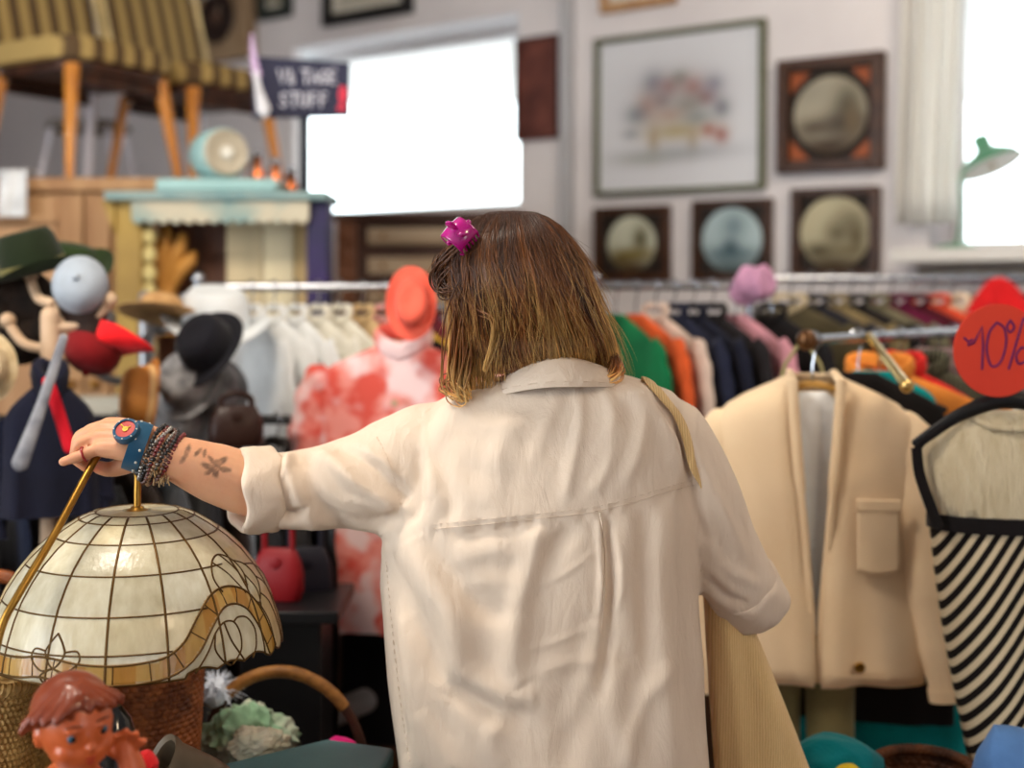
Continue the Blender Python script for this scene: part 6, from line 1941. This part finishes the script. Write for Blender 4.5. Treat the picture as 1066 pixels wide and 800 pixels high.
# trousers and shoes below the hem
TR = cloth('dark_denim', (44, 50, 66))
g = G()
for s in (-1, 1):
    x = .06 + s * .09
    rr_ = [ring(.105, .118, .86, 32, .9, .9, x - s * .012, 1.87), ring(.10, .105, .66, 32, .9, .9, x, 1.867), ring(.085, .088, .48, 32, .9, .9, x, 1.872), ring(.084, .085, .3, 32, .9, .9, x, 1.868), ring(.086, .088, .10, 32, .9, .9, x, 1.872), ring(.084, .086, .07, 32, .9, .9, x, 1.872)]
    g.loft(rr_, cap=(False, False))
g.loft([ring(.185, .13, .86, 48, .85, .85, .06, 1.87), ring(.182, .126, .95, 48, .85, .85, .06, 1.87), ring(.165, .112, 1.02, 48, .85, .85, .06, 1.87)], cap=(False, False))
g.build('trousers', TR, t, solid=.003, fix=False)
for s in (-1, 1):
    x = .06 + s * .09
    g = G(); R_ = []
    for y, a_, h in ((1.805, .02, .05), (1.815, .036, .085), (1.86, .042, .10), (1.92, .045, .085), (1.99, .05, .062), (2.05, .046, .05), (2.085, .024, .035)):
        q = np.arange(24) / 24 * 2 * PI
        R_.append(np.stack([x + s * (y - 1.85) * .07 + a_ * np.sign(np.cos(q)) * np.abs(np.cos(q)) ** .7, np.full(24, y), h / 2 + .004 + h / 2 * np.sign(np.sin(q)) * np.abs(np.sin(q)) ** .7], 1))
    g.loft(R_); sh_o = g.build('shoe', M('shoe_white', (206, 204, 200), .5), t)
    g = G(); g.loft([A(1, 1, 0) * q_ + A(0, 0, z_) for q_, z_ in ((np.stack([x + s * .008 + .05 * np.cos(q), 1.945 + .145 * np.sin(q), 0 * q], 1), .0), (np.stack([x + s * .008 + .052 * np.cos(q), 1.945 + .148 * np.sin(q), 0 * q], 1), .018))]); g.build('sole', M('sole_grey', (170, 168, 162), .6), sh_o)

# ------------------------------------------------------------------ watch, bracelets, ring
WD = fa[-1] - fa[-5]; WD /= np.linalg.norm(WD)          # along the forearm towards the hand
def band_ring(cen, axis, ra, rb, n=40, ph=0.0, jit=0.0, seed=0):
    R = aim(axis)
    a = np.arange(n) / n * 2 * PI + ph
    r = np.random.default_rng(seed)
    p = np.stack([ra * np.cos(a), rb * np.sin(a), np.zeros(n)], 1)
    p[:, 2] = jit * (np.sin(2 * a + seed) + .5 * np.sin(3 * a + 2 * seed))
    return p @ R.T + cen
BLUE = M('watch_blue', (30, 78, 108), .4, coat=.2)
wc = P(143, 465, 1.772)
R = aim(WD)
wt = []
g = G(); n = 48; a = np.arange(n) / n * 2 * PI
for dz, k in ((-.0115, 1.0), (-.011, 1.06), (0, 1.09), (.011, 1.06), (.0115, 1.0), (.0, .98)):
    wt.append(np.stack([.0335 * k * np.cos(a), .0325 * k * np.sin(a), np.full(n, dz)], 1) @ R.T + wc)
wt.append(wt[0]); g.loft(wt, cap=(False, False)); strap = g.build('wristwatch', BLUE, t)
strap['label'] = 'blue strapped watch with a red dial'
nd = A(-.40, -.68, .62); nd = nd - WD * (nd @ WD) * .5; nd /= np.linalg.norm(nd)
fc = wc + nd * .0345 + A(-.004, 0, .002)
Rw = aim(nd)
g = G(); g.lathe([(.001, -.006), (.0180, -.006), (.0188, -.001), (.0176, .005), (.0140, .0065), (.0136, .004), (.001, .004)], 40, fc, Rw); g.build('watch_case', BLUE, strap)
g = G(); g.lathe([(.001, .0046), (.0134, .0046), (.0134, .0042), (.001, .0042)], 36, fc, Rw); g.build('dial', M('watch_dial', (176, 44, 36), .3, coat=.2), strap)
g = G()
for ang, l in ((.6, .008), (2.4, .011)):
    g.tube([fc + Rw @ A(0, 0, .0055), fc + Rw @ A(l * math.cos(ang), l * math.sin(ang), .0055)], .0008, 5)
g.lathe([(.001, .0058), (.004, .0058), (.004, .005), (.001, .005)], 16, fc, Rw); g.build('watch_hand', M('hand_yellow', (220, 180, 60), .4), strap)
g = G()
for k in range(13):
    g.ball(wt[2][(k * 11) % n] * .5 + wt[1 + 2 * (k % 2)][(k * 11) % n] * .5, .0019, 8)
for k in range(8):
    q = k / 8 * 2 * PI
    g.ball(fc + Rw @ A(.0162 * math.cos(q), .0162 * math.sin(q), .0055), .0012, 6)
g.build('strap_dots', M('strap_dot', (214, 210, 200), .5), strap)
BC = {'red': (112, 30, 30), 'brown': (84, 48, 34), 'black': (28, 24, 24), 'tan': (150, 116, 84), 'silver': (150, 146, 140), 'grey': (96, 92, 92)}
br = [('black', 157, 464, .0035, 0), ('silver', 160, 466, .0028, 1), ('red', 163, 467, .0031, 2), ('brown', 167, 469, .0034, 3), ('black', 171, 471, .0028, 4), ('tan', 165, 470, .0026, 5), ('red', 175, 473, .0030, 6), ('brown', 160, 468, .0033, 7), ('black', 164, 470, .0030, 9), ('brown', 172, 473, .0031, 10), ('silver', 168, 472, .0024, 12)]
for i, (cn, x, y, r, sd) in enumerate(br):
    cen = P(x, y, 1.777 + (x - 150) * .0004) + A(0, 0, -.003)
    ax = WD + A(.0, .10 * math.sin(sd * 1.7), .22 + .18 * math.sin(sd * 2.3)); ax /= np.linalg.norm(ax)
    p = band_ring(cen, ax, .0335 + .0012 * (i % 3), .0335 + .0016 * ((i + 1) % 3) + (x - 150) * .00005, int(2 * PI * .034 / (r * 1.75)), .3 * i, .0025, sd)
    p[:, 2] -= .004 * np.clip(-(p[:, 2] - cen[2]) / .03, 0, 1) * (1 + i % 3)
    g = G()
    for k, q in enumerate(p):
        g.ball(q, r * (.9 + .25 * ((k * 7 + i) % 3) / 2), 8)
    o = g.build('bead_bracelet', M('bead_' + cn, BC[cn], .3, spec=.5, metal=.8 if cn == 'silver' else 0), t)
    o['label'] = {'red': 'dark red', 'brown': 'brown', 'black': 'black', 'tan': 'tan', 'silver': 'silver', 'grey': 'grey'}[cn] + ' bead bracelet'
g = G(); r = np.random.default_rng(2)
for k in range(26):
    c = P(168 + r.uniform(-8, 8), 497 + r.uniform(-8, 8), 1.760 + r.uniform(-.01, .012))
    g.tube([c + A(0, 0, .004), c + A(r.uniform(-.003, .003), -.001, -.004)], .0010, 5, round_caps=True)
g.build('bracelet_charm', M('charm_brass', (170, 140, 100), .35, metal=.6), t)
pf = FING['p'][0]
g = G(); q = pf[1] * .75 + pf[2] * .25; g.tube(band_ring(q, pf[2] - pf[1], .0099, .0099, 28), .0017, 8, closed=True); o = g.build('finger_ring', M('ring_red', (150, 36, 36), .3), t)

# ------------------------------------------------------------------ hair
LV = [(220, 514, 552, .028, 1.805), (225, 498, 568, .055, 1.803), (236, 484, 584, .078, 1.802), (252, 470, 598, .094, 1.802), (275, 462, 611, .106, 1.802), (300, 464, 620, .110, 1.802), (325, 468, 628, .104, 1.804), (350, 469, 637, .096, 1.812),
      (372, 469, 643, .076, 1.835), (392, 468, 647, .058, 1.842), (412, 469, 646, .058, 1.845), (430, 472, 644, .06, 1.850)]
lv_py = np.array([l[0] for l in LV], float)
lv_cx = np.array([P((l[1] + l[2]) / 2, 0, 1.80)[0] for l in LV]); lv_rx = np.array([(l[2] - l[1]) / 2 * 1.80 / F for l in LV])
lv_ry = np.array([l[3] for l in LV]); lv_cy = np.array([l[4] for l in LV])


def hshell(az, py, s=1.0):
    cx_, rx, ry, cy = (np.interp(py, lv_py, k) for k in (lv_cx, lv_rx, lv_ry, lv_cy))
    z = EYE - (py - HY) * 1.80 / F
    return np.stack(np.broadcast_arrays(cx_ + rx * s * np.cos(az), cy + ry * s * np.sin(az), z), -1)


HROOT, HMID, HTIP = lin((62, 34, 20)), lin((136, 82, 40)), lin((236, 192, 118))
HAIR = M('hair', (255, 255, 255), .38, attr=True, col2=(226, 226, 226), scale=30, stretch=(1, 1, .1), spec=.45)
AZ0, AZ1 = math.radians(188), math.radians(445)
# under layer
g = G()
rows = []
na = 90
az = np.linspace(AZ0, AZ1, na)
pys = np.concatenate([np.linspace(223, 300, 14), np.linspace(310, 386, 14)])
for py_ in pys:
    rows.append(hshell(az, py_, .93 + .012 * np.sin(az * 23 + py_ * .02)))
cc = []
for py_ in pys:
    k = np.clip((py_ - 250) / 150, 0, 1)
    c = HROOT * (1 - k) + HMID * k * .8
    cc.append(np.repeat(c[None], na, 0))
g.loft(rows, closed=False, col=np.vstack(cc)); hair = g.build('hair', HAIR, t, sharp=180, solid=.004, fix=False)
# locks and strands
r = np.random.default_rng(77)
g = G()
NS = 16


CLN = 46
cl_ph, cl_fr, cl_am, cl_tone = r.uniform(0, 6.28, CLN), r.uniform(5, 8.5, CLN), r.uniform(.25, 1.0, CLN), r.uniform(-1.0, 1.1, CLN)
cl_len, cl_out = r.normal(0, 4, CLN), r.normal(0, .03, CLN)


def strand(az_, end, s0, wav, rad, lift, droop=0.0, col_shift=0.0, clump=.6):
    ci = int((az_ - AZ0) / (AZ1 - AZ0) * CLN) % CLN
    ca = AZ0 + (ci + .5) / CLN * (AZ1 - AZ0)
    u = np.linspace(0, 1, NS)
    start = 221 + r.uniform(0, 10)
    end = end + cl_len[ci] * clump
    py_ = start + (end - start) * (u ** .85)
    a_ = az_ + (ca - az_) * clump * u ** 1.5 + (cl_am[ci] * .105 * np.sin(u * cl_fr[ci] + cl_ph[ci]) + wav * .035 * np.sin(u * r.uniform(4, 9) + r.uniform(0, 6))) * u + droop * u
    s = s0 + (.022 * cl_am[ci] * np.cos(u * cl_fr[ci] + cl_ph[ci]) + cl_out[ci] * u) * np.sin(PI * np.minimum(u * 1.1, 1) * .5) + lift * u ** 2
    p = hshell(a_, py_, s)
    rad_ = rad * np.interp(u, [0, .15, .7, 1], [.5, 1, 1, .25])
    g.tube(p, rad_, 5, caps=False)
    right = max(0, math.cos(az_)) * .25
    k = np.clip((py_ - 274 + (col_shift + cl_tone[ci]) * 42 + right * 60) / 138, 0, 1)[:, None]
    c = np.where(k < .5, HROOT * (1 - 2 * k) + HMID * 2 * k, HMID * (2 - 2 * k) + HTIP * (2 * k - 1)) * r.uniform(.6, 1.4)
    cc = np.ones((NS * 5, 4)); cc[:, :3] = np.repeat(c, 5, 0)
    g.C[-1] = cc


for i in range(2600):
    az_ = r.uniform(AZ0, AZ1)
    d = math.degrees(az_)
    base_end = 382
    if d < 245:
        base_end = np.interp(d, [188, 205, 232, 245], [404, 412, 400, 384])
    if d > 330:
        base_end = np.interp(d, [330, 350, 445], [382, 394, 402])
    strand(az_, base_end + r.normal(0, 5) - (r.random() < .2) * r.uniform(0, 60), r.uniform(.93, 1.0), r.uniform(.3, 1.3), r.uniform(.0007, .0017), r.uniform(-.03, .03), r.normal(0, .08), r.normal(0, .4))
g.build('hair_strands', HAIR, hair, sharp=180, fix=False)
# flyaway hairs, coloured lighter to stand for the rim glow
g = G()
for i in range(700):
    az_ = r.uniform(AZ0, AZ1)
    end = r.uniform(260, 415)
    strand(az_, end, r.uniform(.99, 1.03), r.uniform(1, 4), r.uniform(.00016, .0003), r.uniform(.0, .25) * (r.random() < .6), r.normal(0, .15), .9, .2)
g.build('flyaway_hair', HAIR, hair, sharp=180, fix=False)
# front lock twisted back to the clip, and the hair falling before the face
g = G()
def lock(L_, n, spread, rad, dark=1.0, tip=False):
    q = spline([P(*k) for k in L_], 6)
    for i in range(n):
        o_ = r.normal(0, spread, 3)
        sw = r.uniform(0, 6)
        m = len(q); u = np.linspace(0, 1, m)
        p = q + o_ * (.4 + .6 * np.sin(u * PI))[:, None] + .0025 * np.stack([np.sin(u * 7 + sw), np.cos(u * 6 + sw), np.sin(u * 5 + 2 * sw)], 1)
        g.tube(p, rad * np.interp(u, [0, .2, .8, 1], [.6, 1, 1, .3]), 5, caps=False)
        k = (u if tip else u * 0 + .1)[:, None]
        c = (np.where(k < .5, HROOT * (1 - 2 * k) + HMID * 2 * k, HMID * (2 - 2 * k) + HTIP * (2 * k - 1))) * r.uniform(.6, 1.3) * dark
        cc = np.ones((m * 5, 4)); cc[:, :3] = np.repeat(c, 5, 0); g.C[-1] = cc
lock([(520, 226, 1.80), (494, 248, 1.76), (472, 268, 1.755), (458, 286, 1.77), (462, 302, 1.77), (480, 300, 1.745)], 60, .006, .0011)
lock([(458, 268, 1.80), (456, 285, 1.79), (466, 303, 1.77), (484, 296, 1.74), (492, 284, 1.73)], 50, .005, .0011)
lock([(486, 252, 1.73), (490, 285, 1.72), (492, 318, 1.73), (512, 330, 1.72), (514, 352, 1.73), (505, 385, 1.75)], 30, .004, .0011, tip=True)
lock([(490, 290, 1.73), (484, 330, 1.755), (482, 365, 1.77), (478, 395, 1.78), (484, 415, 1.775)], 90, .008, .0012, tip=True)
g.build('front_lock', HAIR, hair, sharp=180, fix=False); g = G()
lock([(640, 372, 1.80), (642, 388, 1.79), (632, 398, 1.78)], 40, .006, .0010, dark=2.2, tip=True)
g.build('side_lock', HAIR, hair, sharp=180, fix=False); g = G()
lock([(474, 390, 1.79), (472, 404, 1.785), (486, 414, 1.775)], 60, .008, .0010, dark=1.6, tip=True)
g.build('side_lock', HAIR, hair, sharp=180, fix=False)
# claw clip
MAG = M('magenta_plastic', (206, 22, 150), .12, spec=.6, coat=.6, trans=.35, transl=.15)
ck = P(479, 246, 1.725)
ax = A(.75, -.1, -.65); ax /= np.linalg.norm(ax)
Rk = aim(A(-.1, -.9, .35), ax)       # z out of the head
g = G()
def clipf(a, b):
    th_ = (a - .5) * 2.4
    return ck + Rk @ A((b - .5) * .036, .019 * math.sin(th_), .015 * math.cos(th_) + .004 * math.sin(b * PI))
g.grid(18, 12, clipf); cp = g.build('hair_clip', MAG, t, solid=.003)
cp['label'] = 'shiny magenta claw clip'
g = G()
for s in (-1, 1):
    for k in range(6):
        x = -.016 + k * .0064
        g.tube(spline([ck + Rk @ A(x, s * .0175, .006), ck + Rk @ A(x, s * .020, -.005), ck + Rk @ A(x, s * .011, -.016)], 4), np.linspace(.0018, .0009, 9), 6, round_caps=True)
g.build('clip_teeth', MAG, cp)
g = G(); g.tube([ck + Rk @ A(-.019, 0, .012), ck + Rk @ A(.019, 0, .012)], .0042, 10, round_caps=True)
for s in (-1, 1):
    g.tube([ck + Rk @ A(0, s * .004, .014), ck + Rk @ A(.002, s * .011, .026)], [.006, .0075], 10, flat=.5, round_caps=True)
g.build('clip_spring', MAG, cp)

# ------------------------------------------------------------------ corduroy bag over her right shoulder
CORD = M('corduroy', (230, 198, 146), .85, col2=(212, 176, 120), wave=85, contrast=(.2, .8), bump=0, sheen=.2, spec=.1)
_nt = CORD.node_tree
_w = [n for n in _nt.nodes if n.type == 'TEX_WAVE'][0]
_bp = _nt.nodes.new('ShaderNodeBump'); _bp.inputs['Strength'].default_value = .4; _bp.inputs['Distance'].default_value = .003
_nt.links.new(_w.outputs['Fac'], _bp.inputs['Height']); _nt.links.new(_bp.outputs['Normal'], _nt.nodes['Principled BSDF'].inputs['Normal'])
bc = P(790, 700, 1.88)
tb = thing('shoulder_bag', 'tan corduroy shoulder bag hanging under the woman\'s right arm', 'bag', bc)
bag_px = [(572, 732, 742), (590, 731, 757), (615, 734, 770), (640, 735, 780), (680, 737, 796), (720, 739, 812), (760, 742, 828), (800, 745, 843), (850, 750, 850), (905, 758, 846), (930, 775, 830)]
R_ = []
for i, (py_, xl, xr) in enumerate(bag_px):
    Yb = 1.925
    a0, a1 = P(xl, py_, Yb)[0], P(xr, py_, Yb)[0]
    d = .02 + .035 * math.sin(min(1, i / 8) * PI * .7)
    q = ring((a1 - a0) / 2, d, P(0, py_, Yb)[2], 56, .7, .8, (a0 + a1) / 2, Yb + .01)
    q[:, 1] += .006 * np.sin(q[:, 0] * 70 + i * .5) + .004 * np.sin(q[:, 0] * 140 - i * .8)
    R_.append(q)
g = G(); g.loft(R_); g.build('bag_body', CORD, tb, sharp=80)
pts = []
for x, y in [(678, 404), (690, 416), (704, 434), (716, 458), (724, 486), (730, 508), (732, 522), (735, 545)]:
    p = on_shirt(x, y, .004 if y < 500 else -.004 - (y - 500) * .0006)
    if p is not None:
        pts.append(p)
front = [A(pts[0][0] - .004, pts[0][1] + .05, pts[0][2] + .002), A(pts[0][0] + .004, pts[0][1] + .14, pts[0][2] - .06), A(.26, 2.02, 1.2), A(.27, 1.95, 1.1)]
g = G(); g.tube(spline(front[::-1][:3] + [front[0]] + pts, 6), .009, 12, flat=.28, flat_dir=(.35, -.6, .7)); g.build('strap', CORD, tb, sharp=80)
# ================================================================== LIGHT AND CAMERA
sc = bpy.context.scene
w = bpy.data.worlds.new('sky'); sc.world = w; w.use_nodes = True
bg = w.node_tree.nodes['Background']
bg.inputs['Color'].default_value = (.90, .97, 1.0, 1)
bg.inputs['Strength'].default_value = 6.0


def area(name, loc, target, size, power, col, sy=None):
    l = bpy.data.lights.new(name, 'AREA'); l.energy = power; l.color = col; l.shape = 'RECTANGLE'; l.size = size; l.size_y = sy or size
    o = bpy.data.objects.new(name, l); COL.objects.link(o); o.location = loc
    o.rotation_euler = (Vector(target) - Vector(loc)).to_track_quat('-Z', 'Y').to_euler()
    return o


area('added_side_light', (-4.1, -.65, 1.7), (0, 1.3, 1.3), 3.0, 80, (.93, .97, 1.0), 2.0)  # unseen area light added as the cool key from the left
area('added_warm_fill', (1.5, -.4, 2.85), (.6, 1.9, 1.0), .5, 22, (1, .76, .50))  # unseen area light added to warm the right side
area('added_warm_fill', (1.2, 2.5, 2.9), (1.1, 4.0, 1.2), .6, 30, (1, .86, .70))  # unseen area light added to brighten the back wall at the right
area('added_warm_fill', (-.9, 1.7, 2.9), (-.75, 3.2, 1.1), .6, 55, (1, .88, .74))  # unseen area light added to brighten the white shirts

cam = bpy.data.cameras.new('camera'); co = bpy.data.objects.new('camera', cam); COL.objects.link(co)
co.location = (0, 0, EYE); co.rotation_euler = (PI / 2, 0, 0)
cam.lens = 45; cam.sensor_width = 36; cam.sensor_fit = 'HORIZONTAL'
cam.shift_y = -90 / 1066
cam.clip_start = .05
cam.dof.use_dof = True; cam.dof.focus_distance = 1.73; cam.dof.aperture_fstop = 1.8
sc.camera = co
sc.view_settings.view_transform = 'Standard'; sc.view_settings.look = 'None'
sc.view_settings.gamma = 1; sc.view_settings.exposure = -.1; sc.view_settings.use_curve_mapping = False
